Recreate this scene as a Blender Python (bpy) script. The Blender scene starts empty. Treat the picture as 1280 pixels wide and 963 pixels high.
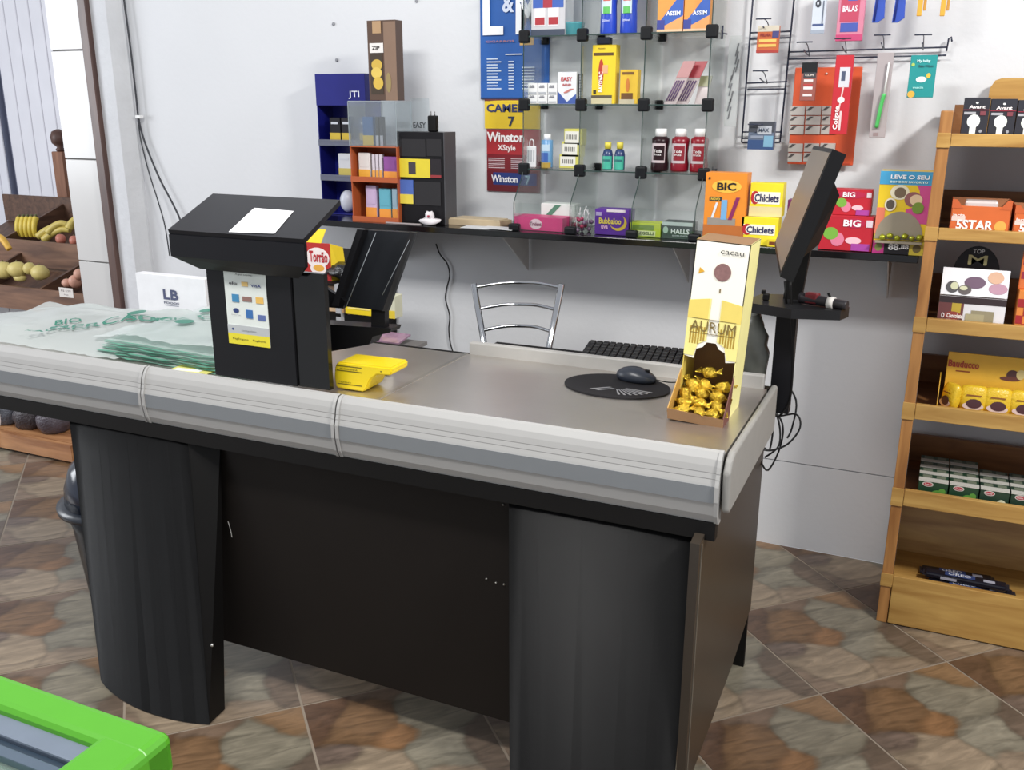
import bpy, bmesh, math, random
from mathutils import Vector, Matrix
random.seed(7)
PI = math.pi
scene = bpy.context.scene
COL = scene.collection

# ------------------------------------------------------------------ camera
F, CX, CY, H = 1173.0, 640.0, 481.5, 1.6
def _d(u, v):
    return Vector((u - CX, v - CY, F)).normalized()
_Y = _d(1194, 130); _X = -_d(-2070, 125)
_X = (_X - _X.dot(_Y) * _Y).normalized(); _Z = _X.cross(_Y)
R = Matrix((_X, _Y, _Z))                       # photo frame (right, down, forward) -> room frame
CAM = Vector((0, 0, H))
cam_data = bpy.data.cameras.new('camera'); cam = bpy.data.objects.new('camera', cam_data); COL.objects.link(cam)
cam_data.sensor_width = 36; cam_data.lens = 36 * F / 1280; cam_data.clip_start = 0.05
rx, ry, rz = R @ Vector((1, 0, 0)), R @ Vector((0, -1, 0)), R @ Vector((0, 0, -1))
cam.matrix_world = Matrix(((rx.x, ry.x, rz.x, 0), (rx.y, ry.y, rz.y, 0), (rx.z, ry.z, rz.z, H), (0, 0, 0, 1)))
scene.camera = cam

# ------------------------------------------------------------------ world, lights, exposure
w = bpy.data.worlds.new('world'); scene.world = w; w.use_nodes = True
w.node_tree.nodes['Background'].inputs[0].default_value = (0.88, 0.91, 0.97, 1)
w.node_tree.nodes['Background'].inputs[1].default_value = 0.46
def area(name, loc, target, power, sx, sy, color):
    l = bpy.data.lights.new(name, 'AREA'); l.shape = 'RECTANGLE'; l.size = sx; l.size_y = sy; l.energy = power; l.color = color
    o = bpy.data.objects.new(name, l); COL.objects.link(o); o.location = loc
    o.rotation_euler = (Vector(target) - Vector(loc)).to_track_quat('-Z', 'Y').to_euler()
    return o
area('ceiling_lamp', (1.5, 1.25, 3.0), (-0.6, 3.0, 0.9), 62, 0.5, 0.22, (1.0, 0.97, 0.92))
area('ceiling_lamp', (-1.5, 0.75, 3.1), (-1.5, 2.6, 0.8), 42, 1.2, 0.3, (1.0, 0.98, 0.95))
area('doorway_daylight', (-6.2, 1.2, 1.9), (-3.8, 3.2, 0.8), 66, 1.6, 1.8, (0.93, 0.96, 1.0))
scene.view_settings.view_transform = 'Standard'; scene.view_settings.look = 'None'
scene.view_settings.gamma = 1; scene.view_settings.use_curve_mapping = False
scene.view_settings.exposure = 0.38

# ------------------------------------------------------------------ helpers
def P(px, py, X=None, Y=None, Z=None):         # a point of the photograph on a given room plane
    r = R @ Vector((px - CX, py - CY, F))
    if X is not None: t = X / r.x
    elif Y is not None: t = Y / r.y
    else: t = (Z - H) / r.z
    return CAM + r * t
def lin(c):
    g_ = sum(c) / 3; c = [v + (g_ - v) * 0.10 for v in c]
    return tuple((x / 12.92 if x <= 0.04045 else ((x + 0.055) / 1.055) ** 2.4) for x in [v / 255 for v in c])
_m = {}
def mat(c, rough=0.55, metal=0.0, vary=0.08, scale=25.0, bump=0.0, bscale=None, emit=0, coat=0.0):
    key = (tuple(c), rough, metal, vary, scale, bump, bscale, emit, coat)
    if key in _m: return _m[key]
    m = bpy.data.materials.new('material'); m.use_nodes = True; nt = m.node_tree; N = nt.nodes; L = nt.links
    b = N['Principled BSDF']; b.inputs['Roughness'].default_value = rough; b.inputs['Metallic'].default_value = metal
    b.inputs['Coat Weight'].default_value = coat
    if max(c) < 50 and rough > .28: b.inputs['Specular IOR Level'].default_value = 0.22
    tc = N.new('ShaderNodeTexCoord'); n = N.new('ShaderNodeTexNoise'); n.inputs['Scale'].default_value = scale; n.inputs['Detail'].default_value = 3
    L.new(tc.outputs['Object'], n.inputs['Vector'])
    mx = N.new('ShaderNodeMix'); mx.data_type = 'RGBA'
    l = lin(c); mx.inputs[6].default_value = tuple(max(0, v * (1 - vary)) for v in l) + (1,); mx.inputs[7].default_value = tuple(min(1, v * (1 + vary)) for v in l) + (1,)
    L.new(n.outputs['Fac'], mx.inputs[0]); L.new(mx.outputs[2], b.inputs['Base Color'])
    if bump:
        n2 = N.new('ShaderNodeTexNoise'); n2.inputs['Scale'].default_value = bscale or scale * 3; n2.inputs['Detail'].default_value = 4
        L.new(tc.outputs['Object'], n2.inputs['Vector'])
        bp = N.new('ShaderNodeBump'); bp.inputs['Strength'].default_value = bump; bp.inputs['Distance'].default_value = 0.01
        L.new(n2.outputs['Fac'], bp.inputs['Height']); L.new(bp.outputs[0], b.inputs['Normal'])
    _m[key] = m; return m
def wood(c1, c2, axis='x', rough=0.4, scale=9.0):
    key = ('wood', c1, c2, axis, rough, scale)
    if key in _m: return _m[key]
    m = bpy.data.materials.new('wood'); m.use_nodes = True; nt = m.node_tree; N = nt.nodes; L = nt.links; b = N['Principled BSDF']
    tc = N.new('ShaderNodeTexCoord'); mp = N.new('ShaderNodeMapping')
    s = {'x': (0.12, 1, 1), 'y': (1, 0.12, 1), 'z': (1, 1, 0.12)}[axis]; mp.inputs['Scale'].default_value = s
    n = N.new('ShaderNodeTexNoise'); n.inputs['Scale'].default_value = scale * 3; n.inputs['Detail'].default_value = 6; n.inputs['Distortion'].default_value = 0.6
    cr = N.new('ShaderNodeValToRGB'); cr.color_ramp.elements[0].position = 0.32; cr.color_ramp.elements[1].position = 0.68
    cr.color_ramp.elements[0].color = lin(c1) + (1,); cr.color_ramp.elements[1].color = lin(c2) + (1,)
    L.new(tc.outputs['Object'], mp.inputs[0]); L.new(mp.outputs[0], n.inputs['Vector']); L.new(n.outputs['Fac'], cr.inputs[0]); L.new(cr.outputs[0], b.inputs['Base Color'])
    b.inputs['Roughness'].default_value = rough
    bp = N.new('ShaderNodeBump'); bp.inputs['Strength'].default_value = 0.08; bp.inputs['Distance'].default_value = 0.01
    L.new(n.outputs['Fac'], bp.inputs['Height']); L.new(bp.outputs[0], b.inputs['Normal'])
    _m[key] = m; return m
def glass(tint=(0.93, 0.97, 0.95), fac=0.08, rough=0.03, milk=0.0):
    key = ('glass', tint, fac, rough, milk)
    if key in _m: return _m[key]
    m = bpy.data.materials.new('clear_pane'); m.use_nodes = True; nt = m.node_tree; N = nt.nodes; L = nt.links; N.remove(N['Principled BSDF'])
    out = N['Material Output']; t = N.new('ShaderNodeBsdfTransparent'); t.inputs[0].default_value = tint + (1,)
    g = N.new('ShaderNodeBsdfGlossy'); g.inputs['Roughness'].default_value = rough
    fr = N.new('ShaderNodeLayerWeight'); fr.inputs[0].default_value = 0.25
    mm = N.new('ShaderNodeMath'); mm.operation = 'MULTIPLY_ADD'; mm.inputs[1].default_value = 0.5; mm.inputs[2].default_value = fac
    L.new(fr.outputs['Fresnel'], mm.inputs[0]); mx = N.new('ShaderNodeMixShader')
    L.new(mm.outputs[0], mx.inputs[0]); L.new(t.outputs[0], mx.inputs[1]); L.new(g.outputs[0], mx.inputs[2])
    last = mx
    if milk:
        d = N.new('ShaderNodeBsdfDiffuse'); d.inputs[0].default_value = tint + (1,)
        tr = N.new('ShaderNodeBsdfTranslucent'); tr.inputs[0].default_value = tint + (1,)
        ad = N.new('ShaderNodeMixShader'); ad.inputs[0].default_value = 0.4; L.new(d.outputs[0], ad.inputs[1]); L.new(tr.outputs[0], ad.inputs[2])
        m2 = N.new('ShaderNodeMixShader'); m2.inputs[0].default_value = milk; L.new(mx.outputs[0], m2.inputs[1]); L.new(ad.outputs[0], m2.inputs[2]); last = m2
    L.new(last.outputs[0], out.inputs[0]); _m[key] = m; return m

class G:                                        # collects shapes into one mesh
    def __init__(s): s.bm = bmesh.new()
    def _idx(s, faces, mi):
        for f in faces: f.material_index = mi
    def box(s, x0, x1, y0, y1, z0, z1, mi=0, bev=0.0, seg=2):
        m = Matrix.Translation(((x0 + x1) / 2, (y0 + y1) / 2, (z0 + z1) / 2)) @ Matrix.Diagonal((abs(x1 - x0), abs(y1 - y0), abs(z1 - z0), 1))
        r = bmesh.ops.create_cube(s.bm, size=1, matrix=m)
        fs = set(f for v in r['verts'] for f in v.link_faces); s._idx(fs, mi)
        if bev:
            es = set(e for v in r['verts'] for e in v.link_edges)
            bmesh.ops.bevel(s.bm, geom=list(es), offset=bev, segments=seg, profile=0.5, affect='EDGES')
        return s
    def slab(s, pts, vec, mi=0):                # polygon pushed along a vector
        pts = [Vector(p) for p in pts]; vec = Vector(vec)
        a = [s.bm.verts.new(p) for p in pts]; b = [s.bm.verts.new(p + vec) for p in pts]; n = len(pts)
        fs = [s.bm.faces.new(a), s.bm.faces.new(b[::-1])]
        for i in range(n): fs.append(s.bm.faces.new((a[i], b[i], b[(i + 1) % n], a[(i + 1) % n])))
        bmesh.ops.recalc_face_normals(s.bm, faces=fs); s._idx(fs, mi); return s
    def tube(s, pts, r, seg=6, mi=0, smooth=True, taper=None):
        pts = [Vector(p) for p in pts]
        if smooth and len(pts) > 2:
            q = []
            for i in range(len(pts) - 1):
                p0, p1, p2, p3 = pts[max(i - 1, 0)], pts[i], pts[i + 1], pts[min(i + 2, len(pts) - 1)]
                for k in range(5):
                    t = k / 5; q.append(0.5 * ((2 * p1) + (p2 - p0) * t + (2 * p0 - 5 * p1 + 4 * p2 - p3) * t * t + (3 * p1 - p0 - 3 * p2 + p3) * t ** 3))
            q.append(pts[-1]); pts = q
        rings = []; up = None; n = len(pts)
        for i, p in enumerate(pts):
            d = (pts[min(i + 1, n - 1)] - pts[max(i - 1, 0)]).normalized()
            if up is None: up = d.orthogonal().normalized()
            up = (up - up.dot(d) * d).normalized(); sd = d.cross(up)
            rr = r if taper is None else r * (1 + (taper - 1) * i / (n - 1))
            rings.append([s.bm.verts.new(p + rr * (math.cos(2 * PI * k / seg) * up + math.sin(2 * PI * k / seg) * sd)) for k in range(seg)])
        fs = []
        for i in range(n - 1):
            for k in range(seg): fs.append(s.bm.faces.new((rings[i][k], rings[i][(k + 1) % seg], rings[i + 1][(k + 1) % seg], rings[i + 1][k])))
        for f in fs: f.smooth = True
        c = [s.bm.faces.new(rings[0][::-1]), s.bm.faces.new(rings[-1])]; s._idx(fs + c, mi); return s
    def lathe(s, prof, seg=20, mi=0, c=(0, 0, 0), sx=1, sy=1, smooth=True):
        rings = []; c = Vector(c)
        for r, z in prof: rings.append([s.bm.verts.new(c + Vector((sx * r * math.cos(2 * PI * k / seg), sy * r * math.sin(2 * PI * k / seg), z))) for k in range(seg)])
        fs = []
        for i in range(len(prof) - 1):
            for k in range(seg): fs.append(s.bm.faces.new((rings[i][k], rings[i][(k + 1) % seg], rings[i + 1][(k + 1) % seg], rings[i + 1][k])))
        for f in fs: f.smooth = smooth
        e = [s.bm.faces.new(rings[0][::-1]), s.bm.faces.new(rings[-1])]; s._idx(fs + e, mi); return s
    def blob(s, c, r, sub=2, jit=0.0, mi=0, smooth=True, seed=0):
        rr = bmesh.ops.create_icosphere(s.bm, subdivisions=sub, radius=1); rg = random.Random(seed)
        r = Vector(r) if not isinstance(r, (int, float)) else Vector((r, r, r))
        for v in rr['verts']:
            k = 1 + jit * (rg.random() - 0.5) * 2
            v.co = Vector(c) + Vector((v.co.x * r.x * k, v.co.y * r.y * k, v.co.z * r.z * k))
        fs = set(f for v in rr['verts'] for f in v.link_faces); s._idx(fs, mi)
        for f in fs: f.smooth = smooth
        return s
    def rect(s, x0, x1, z0, z1, y, mi=0):       # flat print on a front face
        s.slab([(x0, y, z0), (x1, y, z0), (x1, y, z1), (x0, y, z1)], (0, 0.0008, 0), mi); return s
    def disc(s, cx, cz, rx, rz, y, mi=0, n=18, a0=0, a1=2 * PI):
        full = abs(a1 - a0 - 2 * PI) < 1e-6; k = n if full else n + 1
        s.slab([(cx + rx * math.cos(a0 + (a1 - a0) * i / n), y, cz + rz * math.sin(a0 + (a1 - a0) * i / n)) for i in range(k)], (0, 0.0008, 0), mi); return s
    def tri(s, pts, y, mi=0):
        s.slab([(p[0], y, p[1]) for p in pts], (0, 0.0008, 0), mi); return s
def obj(name, g, mats, parent=None, label=None, kind=None):
    me = bpy.data.meshes.new(name); bm = g.bm if isinstance(g, G) else g; bm.to_mesh(me); bm.free()
    for m in (mats if isinstance(mats, (list, tuple)) else [mats]): me.materials.append(m)
    o = bpy.data.objects.new(name, me); COL.objects.link(o)
    if parent: o.parent = parent
    if label: o['label'] = label
    if kind: o['kind'] = kind
    return o
def tag(o, label, cat, group=None, kind=None):
    o['label'] = label; o['category'] = cat
    if group: o['group'] = group
    if kind: o['kind'] = kind
    return o
def thing(name, label, cat, loc=(0, 0, 0), rz=0, group=None, ry=0, rx=0):
    o = bpy.data.objects.new(name, None); COL.objects.link(o); o.location = loc; o.rotation_euler = (rx, ry, rz); o.empty_display_size = 0.05
    return tag(o, label, cat, group)
def copy_tree(o, parent=None):
    c = o.copy(); COL.objects.link(c)
    if parent: c.parent = parent
    for ch in [x for x in o.children]: copy_tree(ch, c)
    return c
_txt = {}
def text_mesh(s, bold=0.0):
    cu = bpy.data.curves.new('t', 'FONT'); cu.body = s; cu.size = 1; cu.offset = bold; cu.resolution_u = 2; cu.align_x = 'CENTER'
    t = bpy.data.objects.new('t', cu); me = bpy.data.meshes.new_from_object(t)
    bpy.data.objects.remove(t); bpy.data.curves.remove(cu); return me
def lettering(parent, specs, name='lettering', M=None, fn=None, local=True):
    """specs: (text, cx, cz, height, width or None, colour, bold, slant) joined into one mesh per thing, lying at y=yy"""
    bm = bmesh.new(); mats = []; idx = {}
    for sp in specs:
        s, cx, cz, h, wd, col, bold, y = (list(sp) + [0.0] * 8)[:8]
        me = text_mesh(s, bold)
        if not me.vertices: continue
        xs = [v.co.x for v in me.vertices]; ys = [v.co.y for v in me.vertices]; x0, x1, y0, y1 = min(xs), max(xs), min(ys), max(ys)
        k = h / max(y1 - y0, 1e-4); kx = (wd / max(x1 - x0, 1e-4)) if wd else k
        for v in me.vertices:
            v.co = Vector(((v.co.x - (x0 + x1) / 2) * kx + cx, y, (v.co.y - (y0 + y1) / 2) * k + cz))
        if tuple(col) not in idx: idx[tuple(col)] = len(mats); mats.append(mat(col, 0.5))
        n0 = len(bm.faces); bm.from_mesh(me); bm.faces.ensure_lookup_table()
        for f in bm.faces[n0:]: f.material_index = idx[tuple(col)]
        bpy.data.meshes.remove(me)
    if fn:
        for v in bm.verts: v.co = fn(v.co)
    return obj(name, bm, mats, parent)
BLACK = (18, 18, 20); WHITE = (236, 236, 234)

def pack(name, label, cat, px0, px1, pyt, pyb, Y, depth, col, prints=(), texts=(), z=None, group=None, rough=0.45, body='carton', bev=0.001, rz=0, top=None, lean=0):
    """a carton whose front face covers the given patch at distance Y; prints/texts are in fractions of the face"""
    a = P(px0, pyb, Y=Y); b = P(px1, pyb, Y=Y); pc = (px0 + px1) / 2
    z0 = P(pc, pyb, Y=Y).z; z1 = P(pc, pyt, Y=Y).z
    if z is not None: z0 = z
    W = b.x - a.x; Hh = z1 - z0
    t = thing(name, label, cat, ((a.x + b.x) / 2, Y, z0), rz, group, rx=lean)
    g = G(); g.box(-W / 2, W / 2, 0, depth, 0, Hh, bev=bev, seg=1); obj(body, g, mat(col, rough), t)
    if prints:
        g = G(); ms = []; idx = {}
        for i, p in enumerate(prints):
            u0, v0, u1, v1, c = p[:5]; sh = p[5] if len(p) > 5 else 'r'
            if c not in idx: idx[c] = len(ms); ms.append(mat(c, rough))
            y = -0.0009 - 0.00018 * (i + 1)
            X0, X1, Z0, Z1 = (u0 - .5) * W, (u1 - .5) * W, v0 * Hh, v1 * Hh
            if sh == 'r': g.rect(X0, X1, Z0, Z1, y, idx[c])
            elif sh == 'e': g.disc((X0 + X1) / 2, (Z0 + Z1) / 2, (X1 - X0) / 2, (Z1 - Z0) / 2, y, idx[c])
            elif sh == 'a': g.disc((X0 + X1) / 2, Z0, (X1 - X0) / 2, Z1 - Z0, y, idx[c], 14, 0, PI)
            elif sh == 't': g.tri([(X0, Z0), (X1, Z0), (X1, Z1)], y, idx[c])
            elif sh == 'T': g.tri([(X0, Z0), (X1, Z0), (X0, Z1)], y, idx[c])
            elif sh == 'd': g.tri([(X0, Z0), (X0 + (X1 - X0) * .35, Z0), (X1, Z1), (X1 - (X1 - X0) * .35, Z1)], y, idx[c])
        obj('printed_front', g, ms, t)
    if texts:
        yy = -0.0014 - 0.00018 * (len(prints) + 1)
        lettering(t, [(s, (u - .5) * W, v * Hh, h * Hh, (wf * W if wf else None), c, 0.03, yy) for s, u, v, h, wf, c in texts])
    return t, W, Hh

# ------------------------------------------------------------------ floor
def stone_print():
    m = bpy.data.materials.new('stone_print_tile'); m.use_nodes = True; nt = m.node_tree; N = nt.nodes; L = nt.links; b = N['Principled BSDF']
    tc = N.new('ShaderNodeTexCoord'); nz = N.new('ShaderNodeTexNoise'); nz.inputs['Scale'].default_value = 6; nz.inputs['Detail'].default_value = 3
    L.new(tc.outputs['Object'], nz.inputs['Vector'])
    sc = N.new('ShaderNodeVectorMath'); sc.operation = 'SCALE'; sc.inputs['Scale'].default_value = 0.12
    sb = N.new('ShaderNodeVectorMath'); sb.operation = 'SUBTRACT'; sb.inputs[1].default_value = (0.5, 0.5, 0.5)
    L.new(nz.outputs['Color'], sb.inputs[0]); L.new(sb.outputs[0], sc.inputs[0])
    ad = N.new('ShaderNodeVectorMath'); L.new(tc.outputs['Object'], ad.inputs[0]); L.new(sc.outputs[0], ad.inputs[1])
    # stones of the print: centre (u, w) in tile units, colour, size bonus
    st = [((.12, .14), (96, 70, 52), .02), ((.34, .28), (120, 90, 62), .04), ((.47, .46), (138, 100, 66), .02), ((.68, .36), (130, 122, 104), .05), ((.68, .68), (132, 125, 108), .04),
          ((.95, .08), (138, 106, 74), .01), ((.17, .54), (116, 98, 86), -.02), ((.30, .76), (146, 128, 106), .06), ((.06, .92), (132, 112, 94), .02), ((.62, .95), (140, 122, 102), .03), ((.93, .70), (106, 90, 76), .02), ((.44, .05), (120, 98, 80), .0)]
    cur = None; col = None; sec = None
    for (u, v), c, bonus in st:
        d = N.new('ShaderNodeVectorMath'); d.operation = 'DISTANCE'; L.new(ad.outputs[0], d.inputs[0]); d.inputs[1].default_value = ((u - .5) * .46, (.5 - v) * .46, 0)
        s = N.new('ShaderNodeMath'); s.operation = 'SUBTRACT'; L.new(d.outputs['Value'], s.inputs[0]); s.inputs[1].default_value = bonus
        if cur is None:
            cur = s.outputs[0]; rgb = N.new('ShaderNodeRGB'); rgb.outputs[0].default_value = lin(c) + (1,); col = rgb.outputs[0]
            vv = N.new('ShaderNodeValue'); vv.outputs[0].default_value = 1; sec = vv.outputs[0]; continue
        l0 = N.new('ShaderNodeMath'); l0.operation = 'SUBTRACT'; L.new(s.outputs[0], l0.inputs[0]); L.new(cur, l0.inputs[1])
        lt = N.new('ShaderNodeMapRange'); lt.inputs['From Min'].default_value = -0.014; lt.inputs['From Max'].default_value = 0.014; lt.inputs['To Min'].default_value = 1; lt.inputs['To Max'].default_value = 0; L.new(l0.outputs[0], lt.inputs[0])
        mx = N.new('ShaderNodeMix'); mx.data_type = 'RGBA'; L.new(lt.outputs[0], mx.inputs[0]); L.new(col, mx.inputs[6]); mx.inputs[7].default_value = lin(c) + (1,); col = mx.outputs[2]
        hi = N.new('ShaderNodeMath'); hi.operation = 'MAXIMUM'; L.new(s.outputs[0], hi.inputs[0]); L.new(cur, hi.inputs[1])
        s2 = N.new('ShaderNodeMath'); s2.operation = 'MINIMUM'; L.new(hi.outputs[0], s2.inputs[0]); L.new(sec, s2.inputs[1]); sec = s2.outputs[0]
        lo = N.new('ShaderNodeMath'); lo.operation = 'MINIMUM'; L.new(s.outputs[0], lo.inputs[0]); L.new(cur, lo.inputs[1]); cur = lo.outputs[0]
    df = N.new('ShaderNodeMath'); df.operation = 'SUBTRACT'; L.new(sec, df.inputs[0]); L.new(cur, df.inputs[1])
    mr = N.new('ShaderNodeMapRange'); mr.inputs['From Max'].default_value = 0.035; mr.inputs['To Min'].default_value = 0.72; L.new(df.outputs[0], mr.inputs[0])
    mp = N.new('ShaderNodeMapping'); mp.inputs['Rotation'].default_value = (0, 0, 0.95); mp.inputs['Scale'].default_value = (1, 4, 1); L.new(tc.outputs['Object'], mp.inputs[0])
    n2 = N.new('ShaderNodeTexNoise'); n2.inputs['Scale'].default_value = 8; n2.inputs['Detail'].default_value = 8; n2.inputs['Distortion'].default_value = 1.2; L.new(mp.outputs[0], n2.inputs['Vector'])
    m2 = N.new('ShaderNodeMapRange'); m2.inputs['From Min'].default_value = 0.3; m2.inputs['From Max'].default_value = 0.72; m2.inputs['To Min'].default_value = 0.62; m2.inputs['To Max'].default_value = 1.3; L.new(n2.outputs['Fac'], m2.inputs[0])
    mu = N.new('ShaderNodeMath'); mu.operation = 'MULTIPLY'; L.new(mr.outputs[0], mu.inputs[0]); L.new(m2.outputs[0], mu.inputs[1])
    vs = N.new('ShaderNodeVectorMath'); vs.operation = 'SCALE'; L.new(col, vs.inputs[0]); L.new(mu.outputs[0], vs.inputs['Scale'])
    L.new(vs.outputs[0], b.inputs['Base Color']); b.inputs['Roughness'].default_value = 0.3
    bp = N.new('ShaderNodeBump'); bp.inputs['Strength'].default_value = 0.12; bp.inputs['Distance'].default_value = 0.004; L.new(mu.outputs[0], bp.inputs['Height']); L.new(bp.outputs[0], b.inputs['Normal'])
    return m
g = G(); g.box(-5.2, 1.3, 0.4, 3.36, -0.10, -0.0012); g.box(-7.2, -3.4, 3.36, 4.7, -0.10, -0.0012)
floor = obj('floor', g, mat((146, 132, 116), 0.6, vary=0.25, scale=6), kind='structure')
TILE = stone_print(); S = 0.46; c45 = math.sqrt(0.5); O0 = Vector((-0.148, 2.447))
def clip(poly, ax, val, keep_less):
    out = []
    for i in range(len(poly)):
        a, b = poly[i], poly[(i + 1) % len(poly)]
        ia = (a[ax] <= val) == keep_less; ib = (b[ax] <= val) == keep_less
        if ia: out.append(a)
        if ia != ib:
            t = (val - a[ax]) / (b[ax] - a[ax]); out.append(a + (b - a) * t)
    return out
full = None
for reg in ((-5.2, 1.3, 0.4, 3.358), (-7.2, -3.45, 3.362, 4.69)):
    for i in range(-16, 14):
        for j in range(-16, 14):
            ctr = O0 + Vector((c45, c45)) * (i + .5) * S + Vector((c45, -c45)) * (j + .5) * S
            if not (reg[0] - .35 < ctr.x < reg[1] + .35 and reg[2] - .35 < ctr.y < reg[3] + .35): continue
            hs = S / 2 - 0.0035
            loc = [Vector((-hs, -hs)), Vector((hs, -hs)), Vector((hs, hs)), Vector((-hs, hs))]
            wp = [ctr + Vector((c45 * (p.x - p.y), c45 * (p.x + p.y))) for p in loc]; q = wp
            for ax, val, kl in ((0, reg[0], False), (0, reg[1], True), (1, reg[2], False), (1, reg[3], True)):
                q = clip(q, ax, val, kl) if q else q
            if len(q) < 3: continue
            ar = abs(sum(q[k].x * q[(k + 1) % len(q)].y - q[(k + 1) % len(q)].x * q[k].y for k in range(len(q)))) / 2
            if ar < 0.002: continue
            same = ar > (2 * hs) ** 2 - 1e-5
            if same and full: o = bpy.data.objects.new('tile', full); COL.objects.link(o); o.parent = floor
            else:
                lp = [Vector((c45 * ((p - ctr).x + (p - ctr).y), c45 * (-(p - ctr).x + (p - ctr).y), -0.010)) for p in q]
                o = obj('tile', G().slab(lp, (0, 0, 0.010)), TILE, floor)
                if same: full = o.data
            o.location = (ctr.x, ctr.y, 0); o.rotation_euler = (0, 0, PI / 4)

# ------------------------------------------------------------------ walls
PLASTER = mat((212, 214, 218), 0.75, vary=0.03, scale=3, bump=0.10, bscale=45)
TOP = 2.75
o = obj('wall_back', G().box(-3.40, 1.3, 3.36, 3.5, 0.338, TOP), PLASTER, kind='structure')
o = obj('baseboard_back', G().box(-3.40, 1.3, 3.36, 3.5, 0.0, 0.334), PLASTER, kind='structure')
OLDP = mat((204, 206, 210), 0.8, vary=0.14, scale=5, bump=0.35, bscale=30)
g = G(); g.slab([(-3.55, 3.30, 0), (-3.44, 3.285, 0), (-3.40, 3.345, 0), (-3.40, 3.6, 0), (-3.55, 3.6, 0)], (0, 0, TOP)); wl = obj('wall_left', g, OLDP, kind='structure')
col_ = obj('trim_1', G().box(-3.60, -3.55, 3.275, 3.6, 0, TOP, bev=0.004), wood((74, 52, 48), (96, 70, 62), 'z'), kind='structure')
pl = obj('trim_2', G().box(-3.825, -3.60, 3.31, 3.6, 0, TOP), mat((120, 118, 116), 0.8), kind='structure')
zs = [0, 0.373, 0.858, 1.345, 1.829, 2.314, TOP]
for i in range(len(zs) - 1):
    obj('tile', G().box(-3.825, -3.603, 3.30, 3.31, zs[i] + 0.003, zs[i + 1] - 0.003, bev=0.002, seg=1), mat((200, 199, 198), 0.25, vary=0.06, scale=4), pl)
# plank wall of the room beyond
PW = mat((222, 222, 230), 0.6, vary=0.07, scale=6); PW2 = mat((216, 217, 226), 0.6, vary=0.07, scale=6)
wf = obj('wall_far', G().box(-7.2, -3.8, 4.7, 4.85, 0, TOP), mat((120, 124, 146), 0.8), kind='structure')
x = -5.93; k = 0
while x < -3.85:
    obj('plank', G().box(x, x + 0.112, 4.682, 4.70, 0.93, TOP, bev=0.004, seg=1), PW, wf); x += 0.117; k += 1
x = -5.2
for k in range(4): pass
obj('skirting', G().box(-5.93, -3.85, 4.68, 4.70, 0.0, 0.925), mat((206, 208, 216), 0.5), wf)
d = obj('door_1', G().box(-7.1, -5.96, 4.66, 4.70, 0.05, TOP), mat((110, 116, 140), 0.7), kind='structure')
x = -7.08
while x < -5.98:
    obj('plank', G().box(x, min(x + 0.125, -5.965), 4.645, 4.66, 0.06, TOP, bev=0.004, seg=1), PW2, d); x += 0.13
lw = obj('wall_side', G().box(-6.2, -3.85, 3.92, 3.97, 0, 0.50), mat((150, 150, 156), 0.8), kind='structure')
for i in range(7):
    for j in range(2):
        obj('tile', G().box(-6.19 + i * .335, -6.19 + i * .335 + .33, 3.912, 3.92, 0.01 + j * .245, 0.01 + j * .245 + .24, bev=.002, seg=1), mat((206, 206, 212), 0.3), lw)

# ------------------------------------------------------------------ checkout counter
BLK = mat((20, 19, 19), 0.5, vary=0.2, scale=4); BLK2 = mat((16, 15, 15), 0.5, vary=0.15, scale=4)
TRIM = mat((172, 171, 169), 0.5, vary=0.03, scale=12); STRIPE = mat((126, 130, 134), 0.45, vary=0.03)
def steel():
    m = bpy.data.materials.new('brushed_steel'); m.use_nodes = True; nt = m.node_tree; N = nt.nodes; L = nt.links; b = N['Principled BSDF']
    tc = N.new('ShaderNodeTexCoord'); mp = N.new('ShaderNodeMapping'); mp.inputs['Scale'].default_value = (1, 60, 1); L.new(tc.outputs['Object'], mp.inputs[0])
    n = N.new('ShaderNodeTexNoise'); n.inputs['Scale'].default_value = 6; n.inputs['Detail'].default_value = 5; L.new(mp.outputs[0], n.inputs['Vector'])
    n3 = N.new('ShaderNodeTexNoise'); n3.inputs['Scale'].default_value = 3; n3.inputs['Detail'].default_value = 2; L.new(tc.outputs['Object'], n3.inputs['Vector'])
    cr = N.new('ShaderNodeValToRGB'); cr.color_ramp.elements[0].color = lin((196, 190, 184)) + (1,); cr.color_ramp.elements[1].color = lin((222, 216, 210)) + (1,)
    L.new(n3.outputs['Fac'], cr.inputs[0]); L.new(cr.outputs[0], b.inputs['Base Color']); b.inputs['Metallic'].default_value = 0.9
    mr = N.new('ShaderNodeMapRange'); mr.inputs['To Min'].default_value = 0.26; mr.inputs['To Max'].default_value = 0.42; L.new(n.outputs['Fac'], mr.inputs[0]); L.new(mr.outputs[0], b.inputs['Roughness'])
    bp = N.new('ShaderNodeBump'); bp.inputs['Strength'].default_value = 0.05; bp.inputs['Distance'].default_value = 0.002; L.new(n.outputs['Fac'], bp.inputs['Height']); L.new(bp.outputs[0], b.inputs['Normal'])
    return m
ST = steel(); ZT = 0.92; XL, XR = -2.75, -0.340; YF, YB = 1.795, 2.29
ctr = thing('checkout_counter', 'long black checkout counter with steel top and grey striped edge', 'counter', (0, 0, 0))
obj('steel_top', G().box(-1.172, XR, YF, YB, ZT - 0.02, ZT), ST, ctr)
obj('steel_top', G().box(XL, -1.178, YF, YB, ZT - 0.02, ZT - 0.001), ST, ctr)
obj('top_seam', G().box(-1.182, -1.170, YF, YB, ZT - 0.02, ZT + 0.0015, bev=0.0006, seg=1), mat((190, 186, 180), 0.3, 0.8), ctr, 'bright seam strip')
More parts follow.
